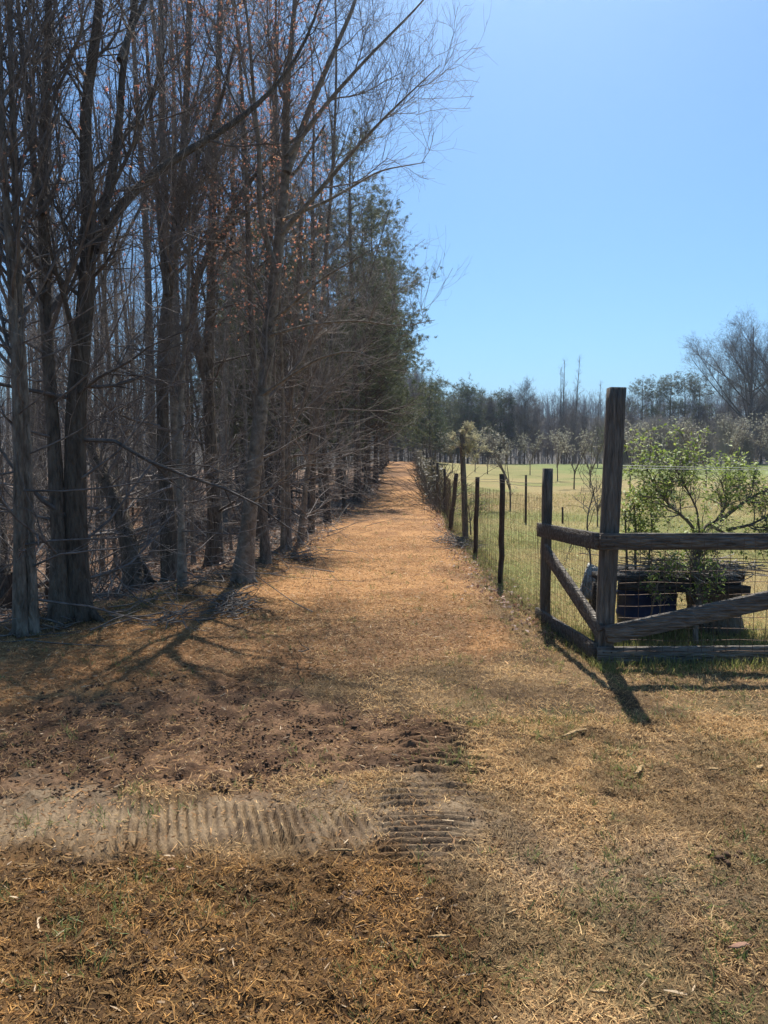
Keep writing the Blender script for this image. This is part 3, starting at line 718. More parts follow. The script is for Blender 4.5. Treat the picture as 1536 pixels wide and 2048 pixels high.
for i in range(70):
    px = rng.uniform(780, 1600); Y = rng.uniform(90, 116)
    top = np.interp(px, [780, 860, 1000, 1080, 1200, 1300, 1400, 1600], [690, 780, 790, 800, 812, 818, 800, 790]) + rng.normal(4, 12)
    far(far_bare[i % 4], 'bare_tree', px, Y, top, 11.5, L1_, group=G1)
for i in range(30):
    px = rng.uniform(1190, 1590); Y = rng.uniform(74, 92)
    far(scrub[i % 3], 'bare_tree', px, Y, rng.uniform(835, 868), 5.8, 'low bushy leafless tree in front of the right part of the treeline', group='low bushy trees at the right of the field')
for px, Y, top in ((935, 92, 752), (915, 96, 775), (955, 94, 785), (1012, 94, 775), (1000, 97, 790), (900, 90, 790), (975, 98, 800), (880, 88, 768)):
    far(far_pines[int(rng.integers(2))], 'pine_tree', px, Y, top, 11, 'dark pine in the left half of the far treeline', 'pine', 'dark pines in the far treeline')
for px, Y, top in ((860, 62, 740), (870, 74, 765), (852, 82, 780)):
    far(far_pines[int(rng.integers(2))], 'pine_tree', px, Y, top, 11, 'pine rising behind the far end of the wire fence', 'pine', 'pines behind the far end of the fence')
for px, top in ((1280, 765), (1310, 770), (1335, 757), (1365, 755), (1392, 762), (1545, 740)):
    far(high_pine, 'pine_tree', px, 98, top, 12, 'high crowned pine standing above the right part of the treeline', 'pine', 'high crowned pines at right')
for px, top, lab in ((1115, 735, 'left one of three tall slim leafless trees rising above the treeline'), (1128, 722, 'middle one of three tall slim leafless trees rising above the treeline'), (1147, 716, 'right one of three tall slim leafless trees rising above the treeline')):
    far(poplar, 'bare_tree', px, 100, top, 16, lab, group='tall slim trees above the treeline')
far(poplar, 'bare_tree', 1192, 104, 765, 16, 'slim leafless tree just left of the tall corner post, above the treeline')
far(far_bare[0], 'bare_tree', 1048, 92, 748, 11.5, 'leafless tree with a rounded top right of the dark far pines')
def big_oak(px, top, Y, lab, seed):
    x = (px - 768) / FPX * Y; z = float(H(x, Y)); h = EYE + (905 - top) / FPX * Y - z
    P, R = straight_trunk(h, .38, .01, .02); st = [(P, R * .75)]
    for _ in range(16):
        i = int(rng.integers(5, 14)); d = np.array([rng.uniform(-1.25, .9), rng.uniform(-.6, .6), 1.0]); L = (h - P[i, 2]) * rng.uniform(.55, .95) / (1 + .25 * abs(d[0])); n = 12
        Q = P[i] + np.outer(np.linspace(0, 1, n), d * L); Q[:, 2] += -.4 * np.sin(np.linspace(0, math.pi, n)); st.append((Q, np.linspace(.11, .02, n)))
    e = empty('bare_tree', (x, Y, z - .1), label=lab, cat='tree'); obj('trunk', trunk_mesh(st, M_barkmid, 8), e)
    g, _b = crown_of(st, n1=220, t0=.3, L1=3.6, ang1=32, n2=1500, n3=8000, n4=14000, lower=0, fine=.007, thick=2.2); obj('crown', g.mesh('crown', M_twig), e)
big_oak(1497, 655, 96, 'broad leafless tree with fanned boughs high over the right of the treeline', 1)
big_oak(1572, 600, 92, 'tallest leafless tree, cut by the right border above the treeline', 2)
for px, Y, top in ((1415, 99, 765), (1450, 96, 740), (1470, 101, 725), (1520, 95, 715), (1540, 99, 700), (1560, 96, 730), (1500, 103, 730), (1235, 104, 790), (1255, 101, 785)):
    far(far_bare[int(rng.integers(4))], 'bare_tree', px, Y, top, 11.5, 'leafless tree among the taller ones at the right end of the treeline', group='taller leafless trees at the right end of the treeline')
# trees closing the end of the path
for i in range(16):
    px = rng.uniform(765, 850); Y = rng.uniform(92, 110)
    far(far_bare[i % 4], 'bare_tree', px, Y, rng.uniform(720, 800), 11.5, 'leafless tree closing the view at the far end of the path', group='leafless trees at the end of the path')

# --- a wooded ridge far behind: too many trees to tell apart
g = Geo(); n = 5200
xx = rng.uniform(-260, 300, n); yy = rng.uniform(190, 345, n); hh = rng.uniform(7, 12, n); zz = H(xx, yy)
P = np.zeros((n, 4, 3))
for j, t in enumerate((0, .35, .7, 1)):
    P[:, j, 0] = xx + rng.normal(0, .3, n); P[:, j, 1] = yy; P[:, j, 2] = zz + hh * t - .5
g.tubes(P, np.repeat(np.array([[.16, .12, .08, .02]]), n, 0), 3)
b, r = spawn(P, np.repeat(np.array([[.16, .12, .08, .03]]), n, 0), n * 14, .2, 1, 3.2, 45, .15, 4, .6, .15, .03)
g.tubes(b, r, 3)
obj('far_wood', g.mesh('far_wood', M_twig), kind='stuff', label='leafless wood covering the distant ridge behind the field')


# ------------------------------------------------------------------ fences
M_post = bark('weathered_fence_wood', (.055, .047, .04), (.13, .113, .095), (.25, .225, .19), (14, 14, 1.6), .8, .7, .2)
M_rail = bark('weathered_board_wood', (.065, .055, .046), (.155, .134, .112), (.31, .285, .245), (2.0, 14, 14), .8, .7, .2)
def metal(name, c, rough=.45, met=.8):
    m, n, b = newmat(name); nz = N(n, 'ShaderNodeTexNoise', Scale=40, Detail=3); r = ramp(n, [(.35, tuple(v * .6 for v in c)), (.65, c)])
    n.links.new(nz.outputs[0], r.inputs[0]); n.links.new(r.outputs[0], b.inputs['Base Color']); b.inputs['Metallic'].default_value = met; b.inputs['Roughness'].default_value = rough
    return m
M_wire = metal('galvanised_wire', (.42, .41, .39), .4, .7)
M_wirerust = metal('rusty_wire', (.16, .11, .08), .7, .4)
def part(name, g, mat, parent, off, smooth=False, **k):
    me = g.mesh(name, mat, smooth=smooth); o = obj(name, me, parent, **k)
    return o
CP = np.array([1.69, 5.38, 0.0]); P2 = np.array([1.545, 6.72, float(H(1.54, 6.7))])
cf = empty('corner_fence', (CP[0], CP[1], 0), label='grey weathered timber corner fence with tall square post, rails and diagonal braces', cat='fence')
def rel(p): return np.array(p, float) - np.array([CP[0], CP[1], 0])
g = Geo(); g.beam(rel(CP + [0, 0, -.1]), rel(at(1233, 776, 5.42)), .122, .122, up=(.05, 1, 0), seg=22, rough=.0010); part('post', g, M_post, cf, CP, label='tallest square post, at the corner')
g = Geo(); g.beam(rel(P2 + [0, 0, -.1]), rel(P2 + [.0, .0, 1.44]), .085, .085, up=(0, 1, 0), seg=8, rough=.0012); part('post', g, M_post, cf, CP)
g = Geo(); g.beam(rel((4.15, 5.46, -.1)), rel((4.15, 5.46, 1.5)), .13, .13, up=(0, 1, 0), seg=8, rough=.0012); part('post', g, M_post, cf, CP)
def rail(pa, pb, ht=.13, th=.038, bow=0, lab=None):
    g = Geo(); g.beam(rel(pa), rel(pb), th, ht, bow=bow, seg=16, rough=.0009); part('rail', g, M_rail, cf, CP, label=lab)
FYR = CP[1] - .09
def fr(x0, y0, x1, y1, ht=.125, Y=FYR, **k): rail(at(x0, y0, Y), at(x1, y1, Y), ht, **k)
zr = at(1240, 1083, FYR)
rail((CP[0] - .07, FYR, zr[2]), (4.2, FYR + .06, zr[2] - .005), .125)
zr = at(1240, 1311, FYR)
rail((CP[0] - .07, FYR, zr[2]), (4.2, FYR + .06, zr[2] + .005), .13)
a = at(1212, 1270, FYR - .045); b = at(1536, 1200, FYR - .03); d = b - a
def brace(pa, pb, ht=.135, lab=None):
    g = Geo(); g.beam(rel(pa), rel(pb), .038, ht, seg=16, rough=.0009); part('brace', g, M_rail, cf, CP, label=lab)
brace(a, a + d * 1.95)
# side panel, running away from the camera
sx = -.075
SA = CP + [sx, -.05, 0]; SB = P2 + [-.065, .06, 0]
za = at(1207, 1083, SA[1])[2]; zb = at(1080, 1059, SB[1])[2]
rail((SA[0], SA[1], za), (SB[0], SB[1], zb), .13)
za = at(1195, 1303, SA[1])[2]; zb = at(1085, 1228, SB[1])[2]
rail((SA[0], SA[1], za), (SB[0], SB[1], zb), .13)
za = at(1192, 1265, SA[1])[2]; zb = at(1088, 1092, SB[1])[2]
brace((SA[0] + .04, SA[1], za), (SB[0] + .04, SB[1], zb))
M_nail = metal('rusty_nail', (.10, .07, .055), .8, .3)
g = Geo()
for (x_, y_, z_) in [(CP[0] + dx_, FYR - .021, at(1240, yy_, FYR)[2] + dz_) for dx_ in (-.03, .03) for yy_ in (1083, 1311) for dz_ in (-.03, .03)]:
    g.tubes(np.array([[x_, y_, z_], [x_, y_ - .004, z_]]) - [CP[0], CP[1], 0], np.array([.006, .006]), 8, cap=True)
part('nails', g, M_nail, cf, CP)
def wire_panel(pa, pb, zlo, zhi, dx, dz, r, back=0, sag=.004):
    """woven wire between two ground points"""
    g = Geo(); pa = np.array(pa, float); pb = np.array(pb, float); L = np.linalg.norm((pb - pa)[:2]); nv = int(L / dx); nh = int((zhi - zlo) / dz)
    t = (np.arange(nv) + .5) / nv; base = pa + (pb - pa) * t[:, None]
    k = 6; P = np.zeros((nv, k, 3))
    for j in range(k):
        P[:, j] = base; P[:, j, 2] += zlo + (zhi - zlo) * j / (k - 1); P[:, j, :2] += rng.normal(0, sag, (nv, 2))
    g.tubes(P, np.full((nv, k), r), 3)
    k = max(10, int(L / .12)); P = np.zeros((nh + 1, k, 3)); t = np.linspace(0, 1, k)
    for j in range(nh + 1):
        P[j] = pa + (pb - pa) * t[:, None]; P[j, :, 2] += zlo + dz * j + .006 * np.sin(t * 19 + j) + rng.normal(0, sag * .5, k)
    g.tubes(P, np.full((nh + 1, k), r * 1.1), 3)
    return g
g = wire_panel(rel((CP[0] + .07, FYR - .03, 0)), rel((4.1, FYR, 0)), .10, .96, .095, .088, .0024); part('wire_mesh', g, M_wirerust, cf, CP)
g = wire_panel(rel((SA[0] - .03, SA[1], 0)), rel((SB[0] - .03, SB[1], P2[2])), .05, .92, .05, .10, .0013); part('wire_mesh', g, M_wirerust, cf, CP)
g = Geo(); t = np.linspace(0, 1, 30)
for z0, z1 in ((1.505, 1.50), (1.485, 1.49)):
    P = np.stack([CP[0] + t * 2.5, np.full(30, CP[1] + .08), z0 + (z1 - z0) * t - .02 * np.sin(t * math.pi)], -1); g.tubes(P - [CP[0], CP[1], 0], np.full(30, .0022), 3)
part('top_wire', g, M_wire, cf, CP)

wf = empty('wire_fence', (1.44, 8.7, 0), label='long wire mesh fence on dark posts running along the right side of the path', cat='fence')
W0 = np.array([1.44, 8.7, 0])
M_rpost = bark('dark_round_post_wood', (.035, .025, .02), (.075, .054, .044), (.15, .125, .105), (14, 14, 2), .8, .6, .25)
pl = [((1001, 1168), (1005, 948), 11), ((951, 1112), (955, 953), 9), ((901, 1060), (913, 947), 8.5), ((889, 1022), (890, 938), 5), ((875, 1008), (875, 925), 5), ((868, 994), (867, 924), 4.5), ((862, 986), (862, 926), 4)]
posts = [P2]
for (bx, by), (tx, ty), wpx in pl:
    b = gp(bx, by); t_ = at(tx, ty, b[1]); r = wpx / 2 / FPX * b[1]
    P = np.stack([b + (t_ - b) * u for u in np.linspace(-.04, 1, 8)]) + rng.normal(0, .004, (8, 3)); g = Geo()
    g.tubes((P - W0)[None], np.full((1, 8), r) * rng.uniform(.95, 1.08, (1, 8)), 10, cap=True); part('post', g, M_rpost, wf, W0, smooth=False); posts.append(b)
y = posts[-1][1] + 3
while y < 76:
    x = float(fence_x(y)) + rng.normal(0, .05); b = np.array([x, y, float(H(x, y))]); h = rng.uniform(1.3, 1.55)
    P = np.stack([b + np.array([rng.normal(0, .02), 0, h]) * u for u in np.linspace(-.04, 1, 5)]); g = Geo(); g.tubes((P - W0)[None], np.full((1, 5), .055), 8, cap=True)
    part('post', g, M_rpost, wf, W0); posts.append(b); y += 3.2
g = Geo()
for a, b in zip(posts[:-1], posts[1:]):
    far_ = a[1] > 20; q = wire_panel(a - W0, b - W0, .04, 1.16, .06 if not far_ else .16, .10 if not far_ else .15, .0013 * max(1, a[1] / 12))
    g.add(np.concatenate(q.V), np.concatenate(q.Q))
part('wire_mesh', g, M_wirerust, wf, W0)
g = Geo()
for a, b in zip(posts[:3], posts[1:4]):
    for z in (1.3, 1.27): g.tubes(np.stack([a + (b - a) * u + [-.05, 0, z - .015 * math.sin(math.pi * u)] for u in np.linspace(0, 1, 8)]) - W0, np.full(8, .0022), 3)
part('top_wire', g, M_wire, wf, W0)
# far wire beyond the orchard, right of the corner post
# two tall thin posts near the far end
for px_, t_ in ((853, 897), (861, 898)):
    b = gp(px_, 960); tp = at(px_, t_, b[1]); g = Geo(); g.tubes(np.array([b - [0, 0, .1], (b + tp) / 2, tp]), np.array([.06, .06, .055]), 8, cap=True)
    o = obj('fence_post', g.mesh('fence_post', M_rpost), label='tall dark post in the vines far along the fence, ' + ('left of its twin' if px_ == 853 else 'right of its twin'), cat='post', group='tall posts in the vines')
# short black stake and pole in the field
for name, (bx, by), (tx, ty), r, lab in (('stake', (1125, 1046), (1125, 1014), .025, 'short black stake in the grass behind the corner fence'), ('stake', (1051, 1045), (1052, 950), .03, 'dark thin pole in the field between the fence post and the small fruit tree')):
    b = gp(bx, by); tp = at(tx, ty, b[1]); g = Geo(); g.tubes(np.array([b - [0, 0, .05], (b + tp) / 2 + [.004, 0, 0], tp]), np.array([r, r, r * .9]), 8, cap=True)
    obj(name, g.mesh(name, M_rpost), label=lab, cat='stake')

# ------------------------------------------------------------------ vines, brush and small trees
vine = Cover()
n = 5200; y = rng.uniform(26, 76, n); x = fence_x(y) - .12 + rng.normal(0, .22, n); z = H(x, y) + rng.uniform(0, 1, n) ** 1.2 * (1.15 + .5 * fbm(x, y, 4, 77))
vine.add(*leaves(x, y, rng.uniform(.08, .2, n), pick((.06, .065, .035), (.15, .12, .075), n, .4), z=z))
vg = Geo(); n = 1300; y = rng.uniform(20, 76, n); x = fence_x(y) - .1 + rng.normal(0, .2, n); P = np.zeros((n, 6, 3)); a = np.stack([x, y, H(x, y)], -1); d = rng.normal(0, .5, (n, 3)); d[:, 2] = 1
for j in range(6): P[:, j] = a; d = d + rng.normal(0, .35, (n, 3)); a = a + d * .17
vg.tubes(P, np.full((n, 6), .006), 3); vm = np.concatenate(vg.V); vine.add(vm, np.concatenate(vg.Q), np.tile(np.array([[.12, .095, .075]]), (len(vm), 1)))
vine.build('vines', M_leaf, kind='stuff', label='dark tangled vines smothering the far half of the path fence')
# brush and sticks on the bank and in heaps beside the fence
br = Geo()
def sticks(n, cx, cy, sx_, sy_, L, r, zt=.12):
    x = cx + rng.normal(0, sx_, n); y = cy + rng.normal(0, sy_, n); a = rng.uniform(0, 6.283, n); P = np.zeros((n, 5, 3)); p = np.stack([x, y, H(x, y) + rng.uniform(0, zt, n)], -1)
    d = np.stack([np.cos(a), np.sin(a), rng.normal(0, .15, n)], -1); ln = rng.uniform(.4, 1.2, n)[:, None] * L / 4
    for j in range(5):
        P[:, j] = p; d = d + rng.normal(0, .18, (n, 3)); p = p + d * ln; p[:, 2] = np.maximum(p[:, 2], H(p[:, 0], p[:, 1]) + .01)
    br.tubes(P, np.linspace(1, .4, 5)[None] * rng.uniform(.5, 1.3, n)[:, None] * r, 4)
for yy_ in np.arange(6, 34, .55):
    sticks(9 if yy_ > 9 else 14, float(edge_x(yy_)) - .3, yy_, .28, .3, .7, .008, .10)
    sticks(14, float(edge_x(yy_)) - 2.5, yy_, 1.6, .5, .9, .008, .12)
for px_, py_, nn in ((905, 1085, 90), (925, 1098, 60), (865, 1010, 50), (872, 1022, 40), (600, 1120, 60), (460, 1212, 50), (345, 1245, 45), (470, 1225, 40)):
    b = gp(px_, py_); sticks(nn, b[0], b[1], .12 * b[1] / 10, .2, .3, .007, .12)
obj('brush', br.mesh('brush', M_twigpale), kind='stuff', label='fallen sticks and brush along the bank and in heaps by the fence')
# horizontal pale twigs reaching out of the wood: shrubs of the understorey
def shrub_kind(h, n0, spread, mat=M_twigpale, tw=(5, 3), r=.012):
    st = np.zeros((n0, 7, 3)); a = rng.uniform(0, 6.283, n0); d = np.stack([np.cos(a) * spread, np.sin(a) * spread, np.ones(n0)], -1) * (h / 6)
    p = np.stack([np.cos(a), np.sin(a), 0 * a], -1) * .06
    for j in range(7): st[:, j] = p; d = d + rng.normal(0, h * .03, (n0, 3)); p = p + d
    R = np.linspace(1, .35, 7)[None] * r * rng.uniform(.7, 1.1, (n0, 1)); g0 = Geo(); g0.tubes(st, R, 5)
    g = Geo(); b, rr = spawn(st, R, n0 * 8, .2, 1, h * .4, 45, .03, 6, .6, .2, .004); g.tubes(b, rr, 3)
    b2, r2 = spawn(b, rr, n0 * 34, .2, 1, h * .17, 45, .03, 4, .6, .2, .003); g.tubes(b2, r2, 3)
    return g0, g, b2
understorey = []
for i in range(4):
    g0, g, _b = shrub_kind(rng.uniform(1.6, 2.6), 6, .7); understorey.append((g0.mesh('stems', (M_twigpale, M_barkmid)[i % 2]), g.mesh('crown', (M_twigpale, M_twig)[i % 2])))
for i in range(52):
    y = math.sqrt(rng.uniform(7 ** 2, 38 ** 2)); x = rng.uniform(-.6 * y, edge_x(y) - 1.0)
    e = empty('bare_shrub', (x, y, float(H(x, y)) - .02), rng.uniform(0, 6.28), label='low leafless shrub of thin twigs under the trees of the wood', cat='shrub', group='low leafless shrubs in the wood'); s_ = rng.uniform(.7, 1.3); e.scale = (s_, s_, s_)
    k = understorey[i % 4]; obj('stems', k[0], e); obj('crown', k[1], e)
# small fruit trees in the field
def fruit_kind(h, white=900, col=((.34, .33, .25), (.5, .48, .38))):
    st = [(np.array([[0, 0, 0], [.01, 0, h * .15], [.03, .01, h * .32]]), np.array([.035, .028, .026]))]
    for _ in range(6):
        a = rng.uniform(0, 6.283); q = rng.uniform(.3, .6); st.append((np.array([[.03, .01, h * rng.uniform(.25, .33)], [math.cos(a) * h * .1, math.sin(a) * h * .1, h * .5], [math.cos(a) * h * q * .7, math.sin(a) * h * q * .7, h * .95]]), np.array([.02, .014, .007])))
    g, B = crown_of(st, n1=30, t0=.3, L1=h * .33, ang1=36, n2=140, n3=420, n4=0, lower=0, buds=white)
    V, q, c = tufts(B, .05, 3, col[0], col[1], 1, .45)
    return Kind(trunk_mesh(st, M_barkmid, 6), g.mesh('crown', M_twigpale), ('blossom', cover_mesh('blossom', V, q, c, M_leaf)))
fk = [fruit_kind(2.6, 260), fruit_kind(2.6, 600), fruit_kind(2.4, 160, ((.14, .17, .06), (.24, .24, .1)))]
def fruit(px_, py_, top, k, lab, h=2.6, grp='small fruit trees in the field'):
    b = gp(px_, py_); want = EYE + (905 - top) / FPX * b[1] - b[2]
    return plant(fk[k], 'fruit_tree', (b[0], b[1], b[2] - .03), rng.uniform(0, 6.28), want / h, lab, 'fruit tree', grp)
fruit(1021, 1021, 862, 0, 'small forked fruit tree with pale buds, nearest in the field')
fruit(1195, 1052, 930, 2, 'spindly young fruit tree just left of the tall corner post', 2.5)
fruit(1148, 978, 862, 1, 'small whitish fruit tree behind the second fence post of the corner')
fruit(1180, 975, 858, 2, 'small fruit tree with brownish twigs left of the tall corner post')
for px_, py_, top in ((975, 948, 870), (905, 945, 870), (1060, 950, 868), (1115, 962, 865), (1260, 985, 850), (1285, 950, 850), (1320, 955, 850), (1352, 962, 845), (1388, 955, 840), (1412, 975, 850), (1450, 962, 845), (1480, 955, 835), (1510, 965, 840), (1545, 960, 835), (870, 938, 875), (950, 944, 872), (1225, 948, 850), (1010, 944, 880)):
    fruit(px_, py_, top, int(rng.integers(3)), 'small fruit tree in the farther rows of the field, in front of the treeline', grp='fruit trees in the farther rows')
# topped trunk with one pale feathery tuft
b = gp(931, 1078); Yt = b[1]
e = empty('topped_tree', tuple(b), label='dark topped trunk behind the fence posts with one pale feathery tuft at its top', cat='tree')
P, R = px_stem([(931, 1082), (929, 1000), (926, 930), (924, 885), (923, 868)], Yt, [13, 12, 11, 10, 6]); obj('trunk', trunk_mesh([(P - b, R)], M_post, 10), e)
cr = []; 
for ax_, ay_ in ((958, 905), (962, 890), (955, 875), (945, 862), (935, 856), (950, 920), (905, 878), (908, 900), (940, 915), (965, 898)):
    p0 = at(923, rng.uniform(870, 915), Yt); p1 = at(ax_, ay_, Yt + rng.normal(0, .2)); cr.append(np.stack([p0 + (p1 - p0) * u + [0, 0, .06 * math.sin(u * 3)] for u in np.linspace(0, 1, 6)]))
cr = np.array(cr) - b; g = Geo(); g.tubes(cr, np.full(cr.shape[:2], .006), 4); b2, r2 = spawn(cr, np.full(cr.shape[:2], .006), 130, .2, 1, .16, 35, .05, 4, .7, .15, .003); g.tubes(b2, r2, 3); obj('crown', g.mesh('crown', M_twigpale), e)
V, q, c = tufts(np.concatenate([b2[:90, -1], b2[:90, 2]]), .07, 14, (.38, .35, .20), (.50, .46, .30), 1, .15); obj('needles', cover_mesh('needles', V, q, c, M_leaf), e)

# ------------------------------------------------------------------ behind the corner fence: leafy bushes, bench, barrel, stump, board
def leafy(name, stems, n2, n3, leaf, size, lab, cols=((.17, .25, .045), (.40, .46, .12)), rot=0, L=.35):
    b = stems[0][0][0].copy(); b[2] = float(H(b[0], b[1])); st = [(P - b, R) for P, R in stems]
    e = empty(name, tuple(b), label=lab, cat='bush'); obj('stems', trunk_mesh(st, M_barkmid, 8, .06, 'stems'), e)
    PS = np.array([resample(P, R, 10)[0] for P, R in st]); RS = np.array([resample(P, R, 10)[1] for P, R in st]); g = Geo()
    b1, r1 = spawn(PS, RS, n2, .35, 1, L, 50, .05, 6, .6, .2, .003); g.tubes(b1, r1, 4); b2, r2 = spawn(b1, r1, n3, .2, 1, L * .45, 50, .05, 4, .6, .2, .002); g.tubes(b2, r2, 3)
    obj('branches', g.mesh('branches', M_twigpale), e)
    tips = np.concatenate([b2[:, -1], b2[:, 2], b1[:, -1]]); B = tips[rng.choice(len(tips), leaf)] + rng.normal(0, .02, (leaf, 3))
    n = leaf; V, q, c = leaves(B[:, 0], B[:, 1], rng.uniform(.6, 1.3, n) * size, pick(cols[0], cols[1], n, .3), z=B[:, 2])
    obj('leaves', cover_mesh('leaves', V, q, c, M_leaf), e)
YB = 6.35
def st(pts, w0, w1, Y=YB, dy=0): return px_stem(pts, Y, W(len(pts), w0, w1), dy)
leafy('leafy_bush', [st([(1393, 1325), (1390, 1250), (1402, 1190), (1388, 1150), (1398, 1110), (1400, 1075)], 12, 11, 5.75, .5),
                     st([(1398, 1090), (1385, 1050), (1350, 1020), (1315, 985), (1290, 930)], 8, 3, 6.2),
                     st([(1400, 1080), (1410, 1050), (1440, 1040), (1455, 1000), (1440, 960)], 7, 2, 6.25, .3),
                     st([(1400, 1085), (1395, 1020), (1370, 970), (1350, 935)], 5, 2, 6.2, -.2),
                     st([(1440, 1042), (1480, 1010), (1520, 985), (1550, 975)], 7, 3, 6.3, .2),
                     st([(1455, 1060), (1500, 1050), (1560, 1020)], 7, 3, 6.3),
                     st([(1420, 1050), (1490, 1090), (1560, 1080)], 6, 3, 6.4)],
      200, 1500, 6600, .037, 'sprawling bush with fresh green leaves on a twisted trunk behind the corner fence', L=.32)
leafy('leafy_bush', [st([(1275, 1190), (1270, 1120), (1272, 1060), (1268, 1010)], 6, 3, 6.5), st([(1300, 1190), (1298, 1110), (1305, 1050), (1300, 1020)], 5, 3, 6.6), st([(1255, 1150), (1252, 1080), (1250, 1020)], 5, 3, 6.5)],
      60, 400, 1300, .042, 'small upright leafy bush close to the right side of the tall corner post', L=.2)
leafy('leafy_bush', [st([(1300, 1240), (1310, 1190), (1320, 1150), (1335, 1130)], 4, 2, 6.0), st([(1318, 1250), (1322, 1200), (1310, 1165)], 4, 2, 6.0)],
      24, 110, 260, .036, 'bright green sprig growing in front of the plank bench', L=.14)
leafy('leafy_bush', [st([(1180, 1230), (1182, 1120), (1172, 1040), (1190, 975)], 5, 2, 6.4), st([(1176, 1100), (1150, 1060), (1140, 1100)], 3, 1, 6.4)],
      14, 60, 24, .03, 'nearly leafless twisted stem rising behind the side panel of the corner fence', L=.3)
leafy('leafy_bush', [st([(950, 1070), (952, 1030), (958, 1005)], 3, 2, 14.5), st([(942, 1070), (940, 1035), (936, 1010)], 3, 2, 14.5)],
      40, 150, 260, .05, 'light green sprigs behind the path fence beside the topped trunk', L=.35, cols=((.2, .26, .06), (.34, .38, .12)))
M_old = bark('rotten_plank_wood', (.03, .027, .025), (.07, .062, .055), (.17, .155, .14), (2, 16, 16), .8, .9, .1)
YT = 6.3
e = empty('plank_bench', tuple(at(1330, 1300, YT)[:2]) + (float(H(2.5, YT)),), label='dark rotting plank bench heaped with dead twigs behind the corner fence', cat='bench'); eb = np.array(e.location)
for i, (x0, y0, x1, y1, Y) in enumerate(((1190, 1152, 1470, 1160, 6.15), (1185, 1146, 1478, 1154, 6.38), (1230, 1140, 1480, 1146, 6.6))):
    g = Geo(); g.beam(at(x0, y0, Y) - eb, at(x1, y1, Y) - eb, .2, .045, seg=12, rough=.004); part('plank', g, M_old, e, eb)
g = Geo(); g.beam(at(1240, 1172, 6.05) - eb, at(1498, 1180, 6.05) - eb, .06, .07, seg=12, rough=.004); part('frame', g, M_old, e, eb)
g = Geo(); 
for x0, y0 in ((1196, 6.1), (1196, 6.62)):
    p = at(x0, 1165, y0); q_ = p.copy(); q_[2] = -.05; gg = Geo(); gg.beam(q_ - eb, p - eb, .08, .08, up=(0, 1, 0), rough=.003); part('leg', gg, M_old, e, eb)
tw = Geo(); n = 220; x = rng.uniform(at(1290, 1150, 6.3)[0], at(1490, 1150, 6.3)[0], n); y = rng.uniform(6.05, 6.65, n); zt = at(1350, 1140, 6.3)[2]
P = np.zeros((n, 5, 3)); p = np.stack([x, y, zt + rng.uniform(-.01, .07, n)], -1); d = rng.normal(0, 1, (n, 3)); d[:, 2] *= .15
for j in range(5): P[:, j] = p; d = d + rng.normal(0, .3, (n, 3)) * [1, 1, .3]; p = p + d * .05
tw.tubes(P - 0, np.full((n, 5), .0045), 3); obj('twig_heap', tw.mesh('twig_heap', M_twigpale), label='heap of dead twigs lying on the plank bench', cat='twig heap', kind='stuff')
# barrel
m, nn_, bb = newmat('blue_plastic'); nz = N(nn_, 'ShaderNodeTexNoise', Scale=5, Detail=5); r_ = ramp(nn_, [(.35, (.012, .02, .055)), (.7, (.022, .036, .09))]); nn_.links.new(nz.outputs[0], r_.inputs[0]); nn_.links.new(r_.outputs[0], bb.inputs['Base Color']); bb.inputs['Roughness'].default_value = .5
pb = at(1290, 1290, 6.35); zg = float(H(pb[0], pb[1])); prof = [(0, 0), (.23, 0), (.245, .02), (.255, .12), (.262, .13), (.262, .15), (.255, .16), (.255, .30), (.262, .31), (.262, .33), (.255, .34), (.25, .42), (.235, .42), (.23, .40), (.235, .05), (0, .04)]
V = []; Q = []; S = 28
for (r, z) in prof:
    for i in range(S): a = i / S * 2 * math.pi; V.append((r * math.cos(a), r * math.sin(a), z))
for k in range(len(prof) - 1):
    for i in range(S): Q.append((k * S + i, k * S + (i + 1) % S, (k + 1) * S + (i + 1) % S, (k + 1) * S + i))
o = obj('barrel', mesh_np('barrel', np.array(V), Q, mats=[m], smooth=False), loc=(pb[0], pb[1], zg), label='blue plastic half barrel under the plank bench', cat='barrel')
# stump
ps = at(1425, 1300, 6.35); g = Geo(); k = 9; th = np.linspace(0, 2 * math.pi, 18, endpoint=False)
V = []; 
for j in range(k):
    for a in th: rr_ = .225 * (1 + .10 * math.sin(5 * a + 1) + .05 * math.sin(9 * a)) * (1.18 - .2 * min(1, j / 3)) + rng.normal(0, .004); V.append((rr_ * math.cos(a), rr_ * math.sin(a), j / (k - 1) * .45 - .02))
Q = [(j * 18 + i, j * 18 + (i + 1) % 18, (j + 1) * 18 + (i + 1) % 18, (j + 1) * 18 + i) for j in range(k - 1) for i in range(18)]
V.append((0, 0, .44)); T = [((k - 1) * 18 + i, (k - 1) * 18 + (i + 1) % 18, len(V) - 1) for i in range(18)]
obj('stump', mesh_np('stump', np.array(V), Q, T, mats=[M_barkdark]), loc=(ps[0], ps[1], float(H(ps[0], ps[1]))), label='thick black log stump propping the right end of the plank bench', cat='stump')
g = Geo(); a_ = at(1172, 1196, 6.25); b_ = at(1190, 1132, 6.4); g.beam(a_, b_, .14, .025, up=(.1, 1, .2), seg=6, rough=.004)
obj('board', g.mesh('board', bark('pale_peeling_board', (.25, .24, .22), (.42, .41, .38), (.58, .57, .54), (10, 10, 3), .9, .8, .05)), label='short pale peeling board standing behind the side panel of the corner fence', cat='board')

